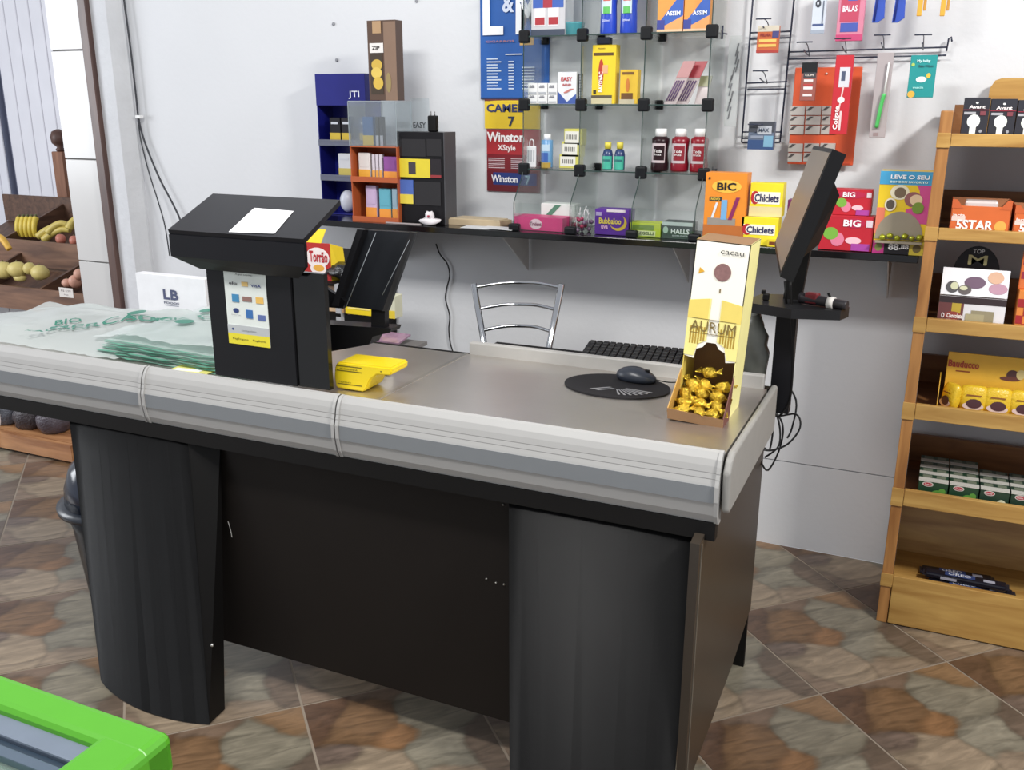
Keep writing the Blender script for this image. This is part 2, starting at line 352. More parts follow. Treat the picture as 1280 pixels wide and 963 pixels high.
def edge_seg(x0, x1):
    prof = [(0.012, 0.0), (0.006, 0.006), (-0.004, 0.004), (-0.013, -0.009), (-0.018, -0.022), (-0.021, -0.035), (-.0205, -.0365), (-0.0235, -0.047), (-.023, -.0485), (-0.026, -0.058), (-0.027, -0.062), (-0.027, -0.094), (-0.026, -0.098), (-0.021, -0.128), (-.0203, -.1295), (-0.013, -0.146), (-0.004, -0.152), (0.012, -0.152)]
    g = G(); g.slab([(x0, YF + a - 0.004, ZT + b + 0.002) for a, b in prof], (x1 - x0, 0, 0))
    for xx in (x0, x1 - 0.008): g.slab([(xx, YF + a * 1.12 - 0.006, ZT + b * 1.01 + 0.003) for a, b in prof], (0.008, 0, 0))
    e = obj('edge_trim', g, TRIM, ctr)
    obj('stripe', G().box(x0 + 0.009, x1 - 0.009, YF - 0.0325, YF - 0.028, ZT - 0.096, ZT - 0.060), STRIPE, e, 'darker grey stripe')
for a, b in ((XL, -1.878), (-1.874, -1.264), (-1.260, XR)): edge_seg(a, b)
g = G(); g.slab([(XR + 0.004, 1.775, ZT - 0.115), (XR + 0.004, 1.768, ZT - 0.03), (XR + 0.004, 1.785, ZT - 0.005), (XR + 0.004, 1.81, ZT + 0.004), (XR + 0.004, 2.33, ZT + 0.004), (XR + 0.004, 2.335, ZT - 0.12), (XR + 0.004, 1.79, ZT - 0.125)], (0.016, 0, 0))
bmesh.ops.bevel(g.bm, geom=[e for e in g.bm.edges], offset=0.007, segments=3, profile=0.5, affect='EDGES', clamp_overlap=True)
obj('end_bumper', g, mat((150, 148, 144), 0.5), ctr)
obj('rear_rim', G().box(-1.168, -0.35, YB, YB + 0.022, ZT - 0.06, ZT + 0.034, bev=0.003), mat((170, 168, 164), 0.45), ctr)
obj('rear_edge', G().box(XL, -1.172, YB, YB + 0.012, ZT - 0.06, ZT), BLK2, ctr)
obj('operator_shelf', G().box(-1.16, -0.38, YB + 0.022, 2.46, 0.90, 0.918), BLK2, ctr)
obj('apron', G().box(XL, XR - 0.004, 1.775, 1.80, 0.735, 0.775), BLK, ctr)
obj('apron', G().box(XL, XR - 0.02, 1.80, 2.28, 0.755, 0.895), BLK2, ctr)
zb = P(430, 844, Y=1.83).z
obj('front_panel', G().box(-1.84, -0.72, 1.83, 1.848, zb, 0.76), mat((30, 26, 24), 0.5, vary=0.15, scale=3), ctr)
for k in (0, 1):                                # bowed leg fronts
    if k == 0: tl_, tr_l, bl_, br_ = P(90, 535, Y=1.79), P(238, 560, Y=1.79), P(126, 851, Z=0.003), P(262, 906, Z=0.003)
    else: tl_, tr_l, bl_, br_ = P(637, 640, Y=1.79), Vector((-0.388, 1.79, .74)), P(637, 975, Y=1.70), Vector((-0.386, 1.72, .01))
    g = G(); n = 12; top = []; bot = []
    for i in range(n + 1):
        t_ = i / n; top.append(g.bm.verts.new((tl_.x + (tr_l.x - tl_.x) * t_, 1.785, 0.76))); bot.append(g.bm.verts.new((bl_.x + (br_.x - bl_.x) * t_, bl_.y + (br_.y - bl_.y) * t_ - .042 * math.sin(PI * t_) ** .8, 0.003)))
    for i in range(n):
        f = g.bm.faces.new((top[i], top[i + 1], bot[i + 1], bot[i])); f.smooth = True
    bmesh.ops.solidify(g.bm, geom=list(g.bm.faces), thickness=-0.02); bmesh.ops.recalc_face_normals(g.bm, faces=list(g.bm.faces))
    l = obj('leg', g, mat((24, 24, 25), 0.42, vary=0.15, scale=3), ctr)
    if k == 0:
        e0, e1 = P(262, 906, Z=0.003), P(281, 887, Z=0.003); g = G(); g.slab([(e0.x - .002, e0.y, .003), (e1.x, e1.y, .003), (e1.x - .05, 1.83, .755), (tr_l.x, 1.786, .755)], (-0.016, .01, 0)); obj('side_plate', g, BLK2, l)
        obj('bolt', G().blob(P(265, 807, Y=1.68), 0.005), mat((190, 190, 186), 0.3, 0.8), l)
g = G(); g.slab([(-0.385, 1.735, 0.742), (-0.385, 2.49, 0.85), (-0.385, 2.49, 0.20), (-0.385, 2.254, 0.155), (-0.385, 1.827, 0.13), (-0.385, 1.735, 0.125)], (0.02, 0, 0))
obj('side_panel', g, mat((58, 50, 42), 0.33, vary=0.12, scale=5), ctr, 'dark brown-black side panel')
obj('side_trim_strip', G().box(-0.3655, -0.3635, 1.752, 1.756, 0.13, 0.735), mat((120, 112, 100), 0.4), ctr)
g = G(); g.box(-0.432, -0.372, 2.491, 2.508, 0.0, 0.8); obj('rear_foot', g, BLK2, ctr)
g = G(); g.tube([P(285, 652, Y=1.826), P(288, 662, Y=1.826), P(290, 672, Y=1.826)], 0.0012, 5); obj('scratch', g, mat((190, 190, 186)), ctr)
for px, py in ((608, 724), (620, 729), (630, 731), (629, 631)):
    p = P(px, py, Y=1.829); obj('screw', G().blob(p, 0.003, 1), mat((170, 168, 160), 0.3, 0.7), ctr)

# ------------------------------------------------------------------ black kiosk stand on the counter
SB = mat((22, 22, 25), 0.38, vary=0.12, scale=6, coat=0.1)
st = thing('payment_kiosk_stand', 'black metal kiosk stand with sloping hood and payment sticker on the counter', 'stand', (0, 0, 0))
obj('column', G().box(-1.650, -1.395, 1.80, 1.85, ZT + .010, 1.225), SB, st)
obj('side_column', G().box(-1.394, -1.302, 1.806, 1.822, ZT + .010, 1.215), mat((16, 16, 16), 0.16), st, 'glossy side face')
zb0, zb1, zt0, zt1 = 1.237, 1.302, 1.302, 1.372
g = G(); x0, x1 = -1.722, -1.319
xa_, xb_ = P(266, 242, Y=1.98), P(425, 250, Y=1.98)
g.slab([(x0, 1.76, zb1), (x1, 1.76, zb1), (xb_.x, 1.98, xb_.z), (xa_.x, 1.98, xa_.z)], (0, .004, -.012))
obj('hood_top', g, mat((30, 30, 34), 0.3, vary=0.1, scale=6), st)
g = G(); v = [g.bm.verts.new(p) for p in ((x0, 1.761, zb0), (x1, 1.761, zb0), (x1, 1.761, zb1 - .012), (x0, 1.761, zb1 - .012), (x0, 1.80, zb0), (x1, 1.772, zb0), (x1, 1.772, zb1 - .010), (x0, 1.80, zb1 - .006), (-1.66, 1.79, 1.205), (-1.36, 1.79, 1.203), (-1.36, 1.791, 1.205), (-1.66, 1.799, 1.205))]
for f in ((0, 1, 2, 3), (3, 2, 6, 7), (0, 3, 7, 4), (1, 5, 6, 2), (4, 7, 6, 5), (0, 8, 9, 1), (1, 9, 10, 5), (5, 10, 11, 4), (4, 11, 8, 0), (8, 11, 10, 9)): g.bm.faces.new([v[i] for i in f])
bmesh.ops.recalc_face_normals(g.bm, faces=list(g.bm.faces)); obj('hood_front', g, mat((22, 22, 26), 0.35, vary=0.1, scale=6), st)
g = G(); g.slab([P(364, 330, Y=1.955), P(384, 345, Y=1.955), P(431, 376, Y=1.955), P(429, 386, Y=1.955), P(404, 384, Y=1.955), P(404, 442, Y=1.955), P(364, 442, Y=1.955)], (0, 0.012, 0)); obj('gusset', g, SB, st)
g = G(); g.slab([P(400, 405, Y=1.97), P(489, 411, Y=1.97), P(487, 416, Y=1.97), P(466, 421, Y=1.97), P(461, 431, Y=1.97), P(400, 442, Y=1.97)], (0, 0.05, 0)); obj('arm', g, SB, st)
g = G(); g.slab([P(464, 380, Y=1.975), P(481, 382, Y=1.975), P(481, 412, Y=1.975), P(464, 411, Y=1.975)], (0, 0.02, 0)); obj('post', g, SB, st)
q = [P(428, 383, Y=1.97), P(484, 389, Y=1.97), P(519, 291, Y=2.02), P(460, 288, Y=2.02)]
g = G(); g.slab(q, (0, 0.012, 0)); tr = obj('tilted_tray', g, mat((28, 30, 34), 0.3), st)
def lip(a, b, wd, nm):
    g = G(); wv = Vector((wd, 0, 0)); g.slab([a, a + wv, b + wv, b], (0, -0.022, 0.004)); obj(nm, g, SB, tr)
lip(q[0], q[3], -0.018, 'lip'); lip(q[1], q[2], -0.004, 'lip')
g = G(); g.tube([P(433, 383, Y=1.945), P(470, 291, Y=1.995)], 0.0010, 4); g.tube([P(478, 369, Y=1.945), P(512, 300, Y=1.99)], 0.0008, 4); obj('edge_line', g, mat((120, 126, 132), 0.3), tr)
# paper on the hood
a_ = Vector((x0, 1.76, zb1)); ux = Vector((1, 0, 0)); uy = xa_ - a_; uy.x = 0
def hood_pt(u, v, dz=0.0015): return a_ + ux * (u * 0.403) + uy * v + Vector(((xa_.x - x0) * v, 0, dz))
n_h = (Vector((x1, 1.76, zb1)) - a_).cross(xa_ - a_).normalized()
def P_hood(px, py):
    rr = R @ Vector((px - CX, py - CY, F)); return CAM + rr * ((a_ - CAM).dot(n_h) / rr.dot(n_h)) + Vector((0, 0, .001))
g = G(); g.slab([P_hood(286, 291), P_hood(343, 293), P_hood(367, 265), P_hood(318, 261)], (0, -0.0004, 0.001)); pp = obj('paper_sheet', g, mat((250, 250, 252), 0.6, vary=0.01))
tag(pp, 'small blank white paper taped on the sloping top of the black kiosk', 'paper')
# payment sticker
y0s = 1.7985; sx0, sx1, sz0, sz1 = P(285, 427, Y=1.79).x, P(335, 437, Y=1.79).x, P(310, 433, Y=1.79).z, P(300, 335, Y=1.79).z
sk = thing('payment_sticker', 'white and yellow accepted-cards sticker on the front of the black kiosk', 'sticker', ((sx0 + sx1) / 2 - 0.001, y0s, sz0)); SW, SH = sx1 - sx0 + 0.004, sz1 - sz0
obj('sheet', G().box(-SW / 2, SW / 2, 0, 0.0012, 0, SH), mat((226, 232, 226), 0.4), sk)
g = G(); cols = [(240, 224, 40), (186, 190, 192), (230, 190, 110), (60, 140, 190), (150, 110, 100), (240, 190, 90), (50, 110, 180), (90, 110, 170), (40, 60, 120)]
g.rect(-SW / 2, SW / 2, 0, SH * .14, -.0012, 0); g.rect(-SW / 2, SW / 2, SH * .14, SH * .25, -.0012, 1)
def ic(u, v, w_, h_, mi): g.rect((u - w_ / 2 - .5) * SW, (u + w_ / 2 - .5) * SW, (v - h_ / 2) * SH, (v + h_ / 2) * SH, -.0014, mi)
ic(.5, .79, .15, .055, 2); ic(.25, .60, .17, .10, 3); ic(.53, .60, .22, .06, 4); ic(.83, .60, .18, .08, 5); ic(.56, .41, .16, .11, 6); ic(.85, .38, .18, .07, 7)
g.disc((.24 - .5) * SW, .44 * SH, .07 * SW, .03 * SH, -.0014, 8); g.disc((.13 - .5) * SW, .195 * SH, .03 * SW, .015 * SH, -.0014, 8)
obj('printed_front', g, [mat(c, 0.45) for c in cols], sk)
lettering(sk, [('Aqui aceita:', 0, .905 * SH, .025 * SH, .42 * SW, (70, 70, 76), 0, -.002), ('elo', -.28 * SW, .79 * SH, .035 * SH, .2 * SW, (50, 50, 60), .02, -.002), ('VISA', .27 * SW, .78 * SH, .035 * SH, .24 * SW, (40, 60, 130), .02, -.002),
               ('Diners Club', -.26 * SW, .385 * SH, .014 * SH, .22 * SW, (120, 120, 130), 0, -.002), ('contactless', 0.02 * SW, .19 * SH, .022 * SH, .36 * SW, (120, 124, 130), 0, -.002), ('PagSeguro', -.2 * SW, .07 * SH, .03 * SH, .38 * SW, (60, 60, 30), 0, -.002), ('PagBank', .26 * SW, .07 * SH, .03 * SH, .32 * SW, (60, 60, 30), 0, -.002)])

# ------------------------------------------------------------------ things on the counter
YEL = mat((246, 214, 20), 0.35, vary=0.03)
cm = thing('card_machine', 'bright yellow card payment machine lying on the steel counter beside the black kiosk', 'card machine', (P(411, 489, Z=ZT).x + 0.006, 1.85, ZT + .001), 0.04)
g = G(); pr = [(0, .002), (.078, 0), (.088, .010), (.098, .032), (.118, .048), (.156, .050), (.160, .060), (.158, .070), (.01, .070), (0, .058), (-.004, .03)]
g.slab([(a, 0, b) for a, b in pr], (0, 0.085, 0)); bmesh.ops.bevel(g.bm, geom=list(g.bm.edges), offset=0.0035, segments=2, affect='EDGES'); obj('body', g, YEL, cm)
g = G()
for zz in (.060, .048, .014): g.box(.006, .076, -.0008, 0.001, zz, zz + .0016)
obj('groove', g, mat((90, 80, 20)), cm)
obj('screw', G().blob((.13, -.0005, .058), .0018, 1), mat((60, 50, 20)), cm)
lettering(cm, [('PagSeguro', .028, .020, .005, .034, (70, 60, 20), 0.0, -.001), ('MODERNINHA', .04, .054, .004, .05, (70, 60, 20), 0.0, -.001)])
g = G(); g.lathe([(.006, 0), (.022, 0), (.022, .05), (.006, .05)], 20)
pr_ = obj('paper_roll', g, mat((228, 228, 226), 0.6)); pr_.rotation_euler = (PI / 2, 0, PI / 2 + .3); pr_.location = (-1.305, 2.005, ZT + .023); tag(pr_, 'small white paper roll lying behind the yellow card machine', 'paper roll')
# yellow leaflet
c_ = P(247, 464, Z=ZT + .002); lf = thing('leaflet', 'small yellow and white leaflet lying flat left of the kiosk base', 'leaflet', (c_.x - .02, c_.y + 0.015, ZT + .0005), 0.12)
obj('sheet', G().box(-.06, .06, -.035, .035, 0, .002), mat((232, 226, 120), 0.5), lf); g = G(); g.box(-.05, .03, -.028, -.008, .002, .0026); g.box(-.055, .055, .012, .024, .002, .0026, 1); obj('printed_front', g, [mat((240, 240, 236)), mat((240, 205, 20))], lf)

# mouse pad, mouse
pc = P(771, 484, Z=ZT); mp = thing('mouse_pad', 'oval black mouse pad with pale ray print lying on the steel counter top', 'mouse pad', (pc.x, pc.y, ZT + .0005), 0.0)
A_, B_ = 0.135, 0.10
g = G(); g.slab([(A_ * math.cos(t) * (1.0), B_ * math.sin(t), 0) for t in [2 * PI * i / 40 for i in range(40)]], (0, 0, .004)); obj('pad', g, mat((34, 33, 36), 0.7), mp)
g = G()
for k in range(7):
    a0 = -0.15 - k * 0.17; o0 = Vector((0.0, -.012, .0042)); d0 = Vector((math.cos(a0), math.sin(a0) * .8, 0)); d1 = Vector((math.cos(a0 - .07), math.sin(a0 - .07) * .8, 0))
    g.slab([o0 + d0 * .03, o0 + d0 * (.10 - k * .003), o0 + d1 * (.10 - k * .003), o0 + d1 * .03], (0, 0, .0004))
g.slab([(-.052, -.055, .0042), (-.044, -.055, .0042), (-.005, -.022, .0042), (-.013, -.022, .0042)], (0, 0, .0004)); g.slab([(-.036, -.058, .0042), (-.028, -.058, .0042), (.006, -.030, .0042), (-.002, -.030, .0042)], (0, 0, .0004))
obj('printed_rays', g, mat((150, 150, 154), 0.6), mp)
mc = P(793, 478, Z=ZT + .004); ms = thing('computer_mouse', 'dark blue-grey computer mouse resting on the oval black pad', 'mouse', (mc.x, mc.y + .015, ZT + .005), -0.15)
g = G(); g.blob((0, 0, .010), (.055, .032, .026), 3)
for v in g.bm.verts:
    if v.co.z < 0: v.co.z = 0
    v.co.z *= 1 - 0.25 * max(0, v.co.x / .055)
obj('shell', g, mat((40, 46, 58), 0.35), ms); obj('scroll_wheel', G().box(.024, .036, -.003, .003, .020, .033, bev=.002), BLK2, ms)
obj('cable', G().tube([(.05, 0, .01), (.085, .01, .006), (.11, .04, .003), (.16, .06, .003), (.2, .05, .003)], .0016), BLK2, ms)
# keyboard
kb = thing('keyboard', 'black computer keyboard propped behind the grey rear rim of the counter', 'keyboard', (-.668, 2.385, .932), 0.05, rx=0.22)
obj('case', G().box(-.19, .19, -.062, .062, 0, .014, bev=.003), mat((26, 26, 28), 0.45), kb)
g = G()
for r in range(6):
    for c in range(19): g.box(-.182 + c * .0192, -.182 + c * .0192 + .0165, -.055 + r * .0185, -.055 + r * .0185 + .0155, .0145, .022, bev=.0015, seg=1)
obj('keys', g, mat((30, 30, 32), 0.5), kb, kind='stuff')

# gold chocolate display box
ab = thing('chocolate_display_box', 'tall white and gold cardboard dispenser of wrapped bonbons at the counter corner', 'display box', (-0.438, 2.02, ZT + .001), 0.0, ry=0.055)
W_, D_, HB = 0.118, 0.115, 0.395
GOLD = mat((232, 205, 92), 0.35, vary=0.05); CARD = mat((150, 110, 70), 0.6)
x0, x1 = -W_ / 2, W_ / 2
obj('side_panel', G().box(x1 - .002, x1, 0, D_, 0, HB), mat((250, 242, 160), 0.4), ab); obj('side_panel', G().box(x0, x0 + .002, 0, D_, 0, HB), GOLD, ab)  # right side raised to pale yellow: strong light put into its colour
obj('back_panel', G().box(x0, x1, D_ - .002, D_, 0, HB), CARD, ab); obj('top_panel', G().box(x0, x1, 0, D_, HB - .002, HB), CARD, ab)
fz = 0.135; arch = [(x0, fz), (x0, HB), (x1, HB), (x1, fz), (.036, fz - .004), (.032, fz + .018), (.018, fz + .024), (.010, fz + .036), (-.010, fz + .036), (-.018, fz + .024), (-.032, fz + .018), (-.036, fz - .004)]
obj('front_panel', G().slab([(a, 0, b) for a, b in arch], (0, .002, 0)), mat((250, 246, 232), 0.3, vary=0.01), ab)
g = G(); yy = -.0012
g.tri([(x0, fz + .002), (-.037, fz + .002), (-.030, fz + .030), (-.012, fz + .040), (-.010, .27), (x0, .262)], yy, 5); g.tri([(.012, fz + .040), (.030, fz + .030), (.037, fz + .002), (x1, fz + .002), (x1, .262), (.012, .27)], yy, 5)
for i, xx in enumerate((-.050, -.044, -.038, -.032, -.026, -.020)): g.rect(xx, xx + .0035, fz + .03 - (0.0 if i < 4 else -.008), .205, yy - .0004, 1)
for i, xx in enumerate((.017, .023, .029, .035, .041, .047)): g.rect(xx, xx + .0035, fz + .03 + (0.008 if i < 2 else 0), .205, yy - .0004, 1)
g.tri([(x0, .222), (-.014, .222), (-.014, .27), (x0, .262)], yy - .0004, 0); g.tri([(.014, .222), (x1, .222), (x1, .262), (.014, .27)], yy - .0004, 0)
g.rect(x0 + .01, x1 - .01, .2225, .2235, yy - .0008, 2); g.rect(x0 + .01, x1 - .01, .190, .191, yy - .0008, 2)
g.disc(.006, .330, .0185, .0195, yy, 3, 20); g.tri([(-.046, .322), (-.033, .328), (-.044, .336)], yy, 4); g.rect(.004, .0065, .285, .294, yy, 2)
obj('printed_front', g, [mat((242, 216, 104), 0.3), mat((186, 150, 50), 0.35), mat((120, 96, 40)), mat((140, 100, 98), vary=0.4, scale=120), mat((230, 170, 40)), mat((250, 236, 140), 0.35)], ab)  # last yellow brightened, painting in the strong light on the box front
lettering(ab, [('AURUM', 0, .2065, .024, .100, (126, 104, 50), .0, -.0026), ('cacau', .022, .374, .008, .05, (60, 60, 60), .0, -.0026)])
# tray
g = G(); y0 = -.062
g.box(x0 - .004, x1 + .000, y0, D_ - .003, 0, .002); obj('tray_floor', g, CARD, ab)
g = G(); g.slab([(x0 - .006, y0, 0), (x1 + .001, y0, 0), (x1 + .001, y0 - .006, .022), (x0 - .008, y0 - .006, .026)], (0, .002, 0)); obj('tray_front', g, CARD, ab)
g = G(); g.slab([(x1 - .001, y0, 0), (x1 - .001, 0, 0), (x1 - .001, 0, .105), (x1 - .001, y0 - .005, .024)], (.002, 0, 0)); obj('tray_side', g, mat((110, 60, 50), 0.6), ab)
g = G(); g.slab([(x0 - .006, y0, 0), (x0 - .002, 0, 0), (x0 - .002, 0, .105), (x0 - .008, y0 - .005, .026)], (.002, 0, 0)); obj('tray_side', g, mat((196, 150, 70), 0.5), ab)
# bonbons
gfoil = mat((240, 196, 60), 0.2, 0.8, vary=0.35, scale=90, bump=0.9, bscale=160)
for i in range(13):
    rg = random.Random(i * 5 + 1)
    lx = -.036 + (i % 3) * .034 + rg.uniform(-.005, .005); ly = -.042 + (i // 3) * .017; lz = .016 + (i // 3) * .017 + rg.uniform(0, .006)
    if i == 12: lx, ly, lz = .0, .02, .098
    g = G(); g.blob((0, 0, 0), (.019, .015, .014), 2, .16, seed=i)
    for sgn in (-1, 1): g.slab([(sgn * .015, -.003, 0), (sgn * .030, -.012, .006), (sgn * .033, .002, -.004), (sgn * .029, .012, .005), (sgn * .015, .003, 0)], (0, 0, .002))
    b = obj('gold_bonbon', g, gfoil)
    b.location = Vector((-0.438, 2.02, ZT)) + Vector((lx + lz * .055, ly, lz)); b.rotation_euler = (rg.uniform(-.5, .5), rg.uniform(-.4, .4), rg.uniform(-1.2, 1.2))
    tag(b, 'gold foil wrapped bonbon in the dispenser tray, ' + ('topmost of the heap' if i == 12 else ('left', 'middle', 'right')[i % 3] + ' one of the ' + ('front', 'second', 'third', 'rear')[i // 3] + ' row'), 'candy', 'gold bonbons in the dispenser tray')

# carrier bags
BAG = glass((0.86, 0.91, 0.90), 0.14, 0.16, 0.60); BAGG = mat((40, 132, 108), 0.4)
def wave(x, y, s=0): return .010 * math.sin(9 * x + 4 * y + s) + .007 * math.sin(21 * x - 13 * y + 2 * s) + .006 * math.sin(31 * y + 11 * x + s)
def bag(x0, x1, y0, y1, zf, name, label, group=None, seed=0, n=36, m=22, green_edge=False, mt=None):
    g = G(); rg = random.Random(seed); V = []
    for i in range(n + 1):
        row = []
        for j in range(m + 1):
            u, v = i / n, (j / m) ** (1.8 if green_edge else 1); x = x0 + (x1 - x0) * u; y = y0 + (y1 - y0) * v
            if j in (0, m): y += rg.uniform(-.006, .006)
            if i in (0, n): x += rg.uniform(-.006, .006)
            row.append(g.bm.verts.new((x, y, zf(x, y, u, v))))
        V.append(row)
    fs = [g.bm.faces.new((V[i][j], V[i + 1][j], V[i + 1][j + 1], V[i][j + 1])) for i in range(n) for j in range(m)]
    for i, f in enumerate(fs):
        f.smooth = True
        if green_edge and (i % m) < 1: f.material_index = 1
    o = obj(name, g, [mt or BAG, mat((92, 164, 138), .35, vary=.4, scale=50)])
    return tag(o, label, 'bag', group)
ZF = lambda x, y: ZT + .030 + abs(wave(x, y)) * 1.0 + .014 * math.sin(5 * x) + 0.06 * max(0, y - 2.15)
bag(-2.74, -2.02, 1.822, 2.27, lambda x, y, u, v: max(ZT + .004, ZT + .004 + (.022 + abs(wave(x, y)) + .012 * math.sin(5 * x)) * min(1, v * 7) * min(1, (1 - u) * 12 + .15) * min(1, (1 - v) * 9 + .1)), 'plastic_bag', 'crumpled translucent carrier bag with green print spread on the counter left end', seed=2)
SN = 7
for k in range(SN):
    zz = ZT + .006 + k * .0065
    bag(-2.10 + .002 * k, -1.665 + .001 * k, 1.83 + .003 * k + (.004 if k % 2 else 0), 2.22, lambda x, y, u, v, zz=zz, k=k: zz + .004 * math.sin(8 * x + 3 * y) + .004 * abs(math.sin(20 * x)) * u * (k / SN) - .003 * (1 - v) ** 4,
        'plastic_bag', 'green-edged translucent carrier bag left of the kiosk, %s layer of the flat stack' % ('bottom', 'second lowest', 'third lowest', 'middle', 'third highest', 'second highest', 'highest full')[k], 'stacked carrier bags beside the kiosk', seed=30 + k, n=18, m=10, green_edge=True, mt=glass((0.80, 0.89, 0.86), 0.08, 0.3, 0.5))
topz = ZT + .006 + SN * .0065
tb = bag(-2.14, -1.70, 1.86, 2.235, lambda x, y, u, v: topz + .006 + abs(wave(x, y, 1)) * .8 - .02 * (1 - min(1, u * 5)), 'plastic_bag', 'rumpled clear carrier bag with green lettering lying on top of the stack', seed=77)
def on_bag(zf):
    return lambda c: Vector((c.x, c.z, zf(c.x, c.z)))
f1 = lambda x, y: ZT + .010 + (.022 + abs(wave(x, y)) + .012 * math.sin(5 * x))
f2 = lambda x, y: topz + .012 + abs(wave(x, y, 1)) * .8
def bag_print(parent, words, ovals, fn):
    g = G()
    for cx, cy, a, b_ in ovals: g.slab([Vector((cx + a * math.cos(t), cy + b_ * math.sin(t), fn(cx, cy) + .002)) for t in [2 * PI * i / 16 for i in range(16)]], (0, 0, .0006))
    obj('printed_oval', g, BAGG, parent)
    bm = bmesh.new()
    for s, cx, cy, h, ang, wd in words:
        me = text_mesh(s, .01); xs = [v.co.x for v in me.vertices]; ys = [v.co.y for v in me.vertices]
        k = h / (max(ys) - min(ys)); ca, sa = math.cos(ang), math.sin(ang)
        for v in me.vertices:
            a, b_ = (v.co.x - (min(xs) + max(xs)) / 2) * k * wd, (v.co.y - (min(ys) + max(ys)) / 2) * k
            X_, Y_ = cx + a * ca - b_ * sa, cy + a * sa + b_ * ca; v.co = Vector((X_, Y_, fn(X_, Y_)))
        bm.from_mesh(me); bpy.data.meshes.remove(me)
    obj('lettering', bm, BAGG, parent)
bag1 = [o for o in bpy.data.objects if o.name == 'plastic_bag'][0]
bag_print(bag1, [('MERCADO', -2.22, 2.02, .05, .75, 1.1), ('BIO', -2.36, 1.97, .035, .75, 1), ('SUPER', -2.12, 2.1, .05, .75, 1.0), ('SACOLA', -2.31, 1.89, .026, .6, 1.3)], [(-2.215, 2.10, .020, .034)], f1)
bag_print(tb, [('DIA', -1.95, 2.17, .055, 1.1, 1), ('MAIS', -1.84, 2.19, .05, 1.1, 1.0), ('LOJA', -2.04, 2.06, .04, .8, 1.1)], [(-2.02, 2.19, .018, .026), (-1.93, 2.0, .03, .024)], f2)
# LB carton
pack('carton_box', 'white carton with two dark blue capital letters standing behind the carrier bags', 'box', 178, 262, 346, 420, 2.245, .035, (226, 226, 230), [(.40, .36, .60, .37, (120, 126, 150))], [('LB', .50, .60, .22, .22, (70, 76, 110)), ('FOODS', .50, .42, .05, .22, (90, 96, 120))], z=ZT + .001)

# ------------------------------------------------------------------ monitor, arm, pole
mo = thing('pole_monitor', 'black monitor seen edge-on, tilted back on its pole at the counter corner', 'monitor', (0, 0, 0))
nb, nt_, fb, ft = P(975, 346, Y=2.22), P(1041, 186, Y=2.25), P(968, 305, Y=2.62), P(1017, 182, Y=2.66)
back = Vector((.030, 0, -.012))
g = G(); g.slab([nb, nt_, ft, fb], back); obj('housing', g, mat((20, 20, 22), 0.35), mo)
c0 = (nb + nt_ + fb + ft) / 4
ins = [c0 + (p - c0) * .93 - back.normalized() * .0015 for p in (nb, nt_, ft, fb)]
obj('screen', G().slab(ins, back * .02), mat((150, 134, 118), 0.38, 0.3, vary=0.06, scale=3), mo, 'brownish reflecting screen')
bk = back.normalized()
g = G(); p_ = [c0 + (p - c0) * s + back for p, s in ((nb, .72), (nt_, .62), (ft, .62), (fb, .72))]; p2 = [c0 + (p - c0) * .40 + back + bk * .038 for p in (nb, nt_, ft, fb)]
a = [g.bm.verts.new(p) for p in p_]; b = [g.bm.verts.new(p) for p in p2]; g.bm.faces.new(a); g.bm.faces.new(b[::-1])
for i in range(4): g.bm.faces.new((a[i], b[i], b[(i + 1) % 4], a[(i + 1) % 4]))
bmesh.ops.recalc_face_normals(g.bm, faces=list(g.bm.faces)); obj('back_cover', g, mat((14, 14, 15), 0.4), mo)
hb = P(1001, 345, Y=2.38)
nk0, nk1 = P(1000, 320, Y=2.42), P(988, 384, Y=2.42)
g = G(); g.slab([nk0 + Vector((-.022, 0, 0)), nk0 + Vector((.024, 0, 0.02)), nk1 + Vector((.022, 0, 0)), nk1 + Vector((-.022, 0, 0))], (0, .03, 0)); obj('neck', g, BLK2, mo)
g = G(); zc = P(985, 380, Y=2.42).z
g.slab([(-.42, 2.38, zc - .012), (-.40, 2.33, zc - .012), (-.30, 2.30, zc - .012), (-.19, 2.33, zc - .012), (-.175, 2.38, zc - .012), (-.19, 2.43, zc - .012), (-.30, 2.50, zc - .012), (-.40, 2.46, zc - .012)], (0, 0, .024)); obj('base_plate', g, mat((32, 32, 34), 0.35), mo)
g = G(); pt, pb_ = P(987, 385, Y=2.425), P(983, 515, Y=2.425); g.box(pt.x - .028, pt.x + .022, 2.405, 2.445, pb_.z, zc - .012); obj('pole', g, mat((22, 22, 26), 0.4), mo)
g = G(); g.box(-.375, pt.x, 2.41, 2.44, pb_.z + .03, pb_.z + .06); obj('bracket', g, BLK2, mo)
g = G(); g.tube([P(988, 352, Y=2.36), P(990, 400, Y=2.36), P(991, 450, Y=2.37), P(987, 500, Y=2.38), P(975, 520, Y=2.37)], .0035); g.tube([P(981, 352, Y=2.37), P(983, 380, Y=2.36)], .003); obj('cable', g, BLK2, mo)
sc = thing('barcode_scanner', 'dark hand scanner with a red tip and white tape band on the monitor base plate', 'scanner', (-.235, 2.36, zc + .013), -0.3)
g = G(); g.tube([(-.06, 0, .014), (0, 0, .012), (.06, 0, .010)], .014, 10, taper=.8); obj('body', g, mat((44, 42, 46), 0.4), sc)
obj('tape_band', G().tube([(.012, 0, .0118), (.028, 0, .0112)], .0152, 10), mat((214, 210, 206)), sc); obj('red_tip', G().box(-.045, -.012, -.012, .012, .004, .030, bev=.004), mat((110, 26, 34), 0.4), sc)
obj('trigger', G().tube([(.02, 0, .02), (.01, 0, .034)], .003), BLK2, sc)
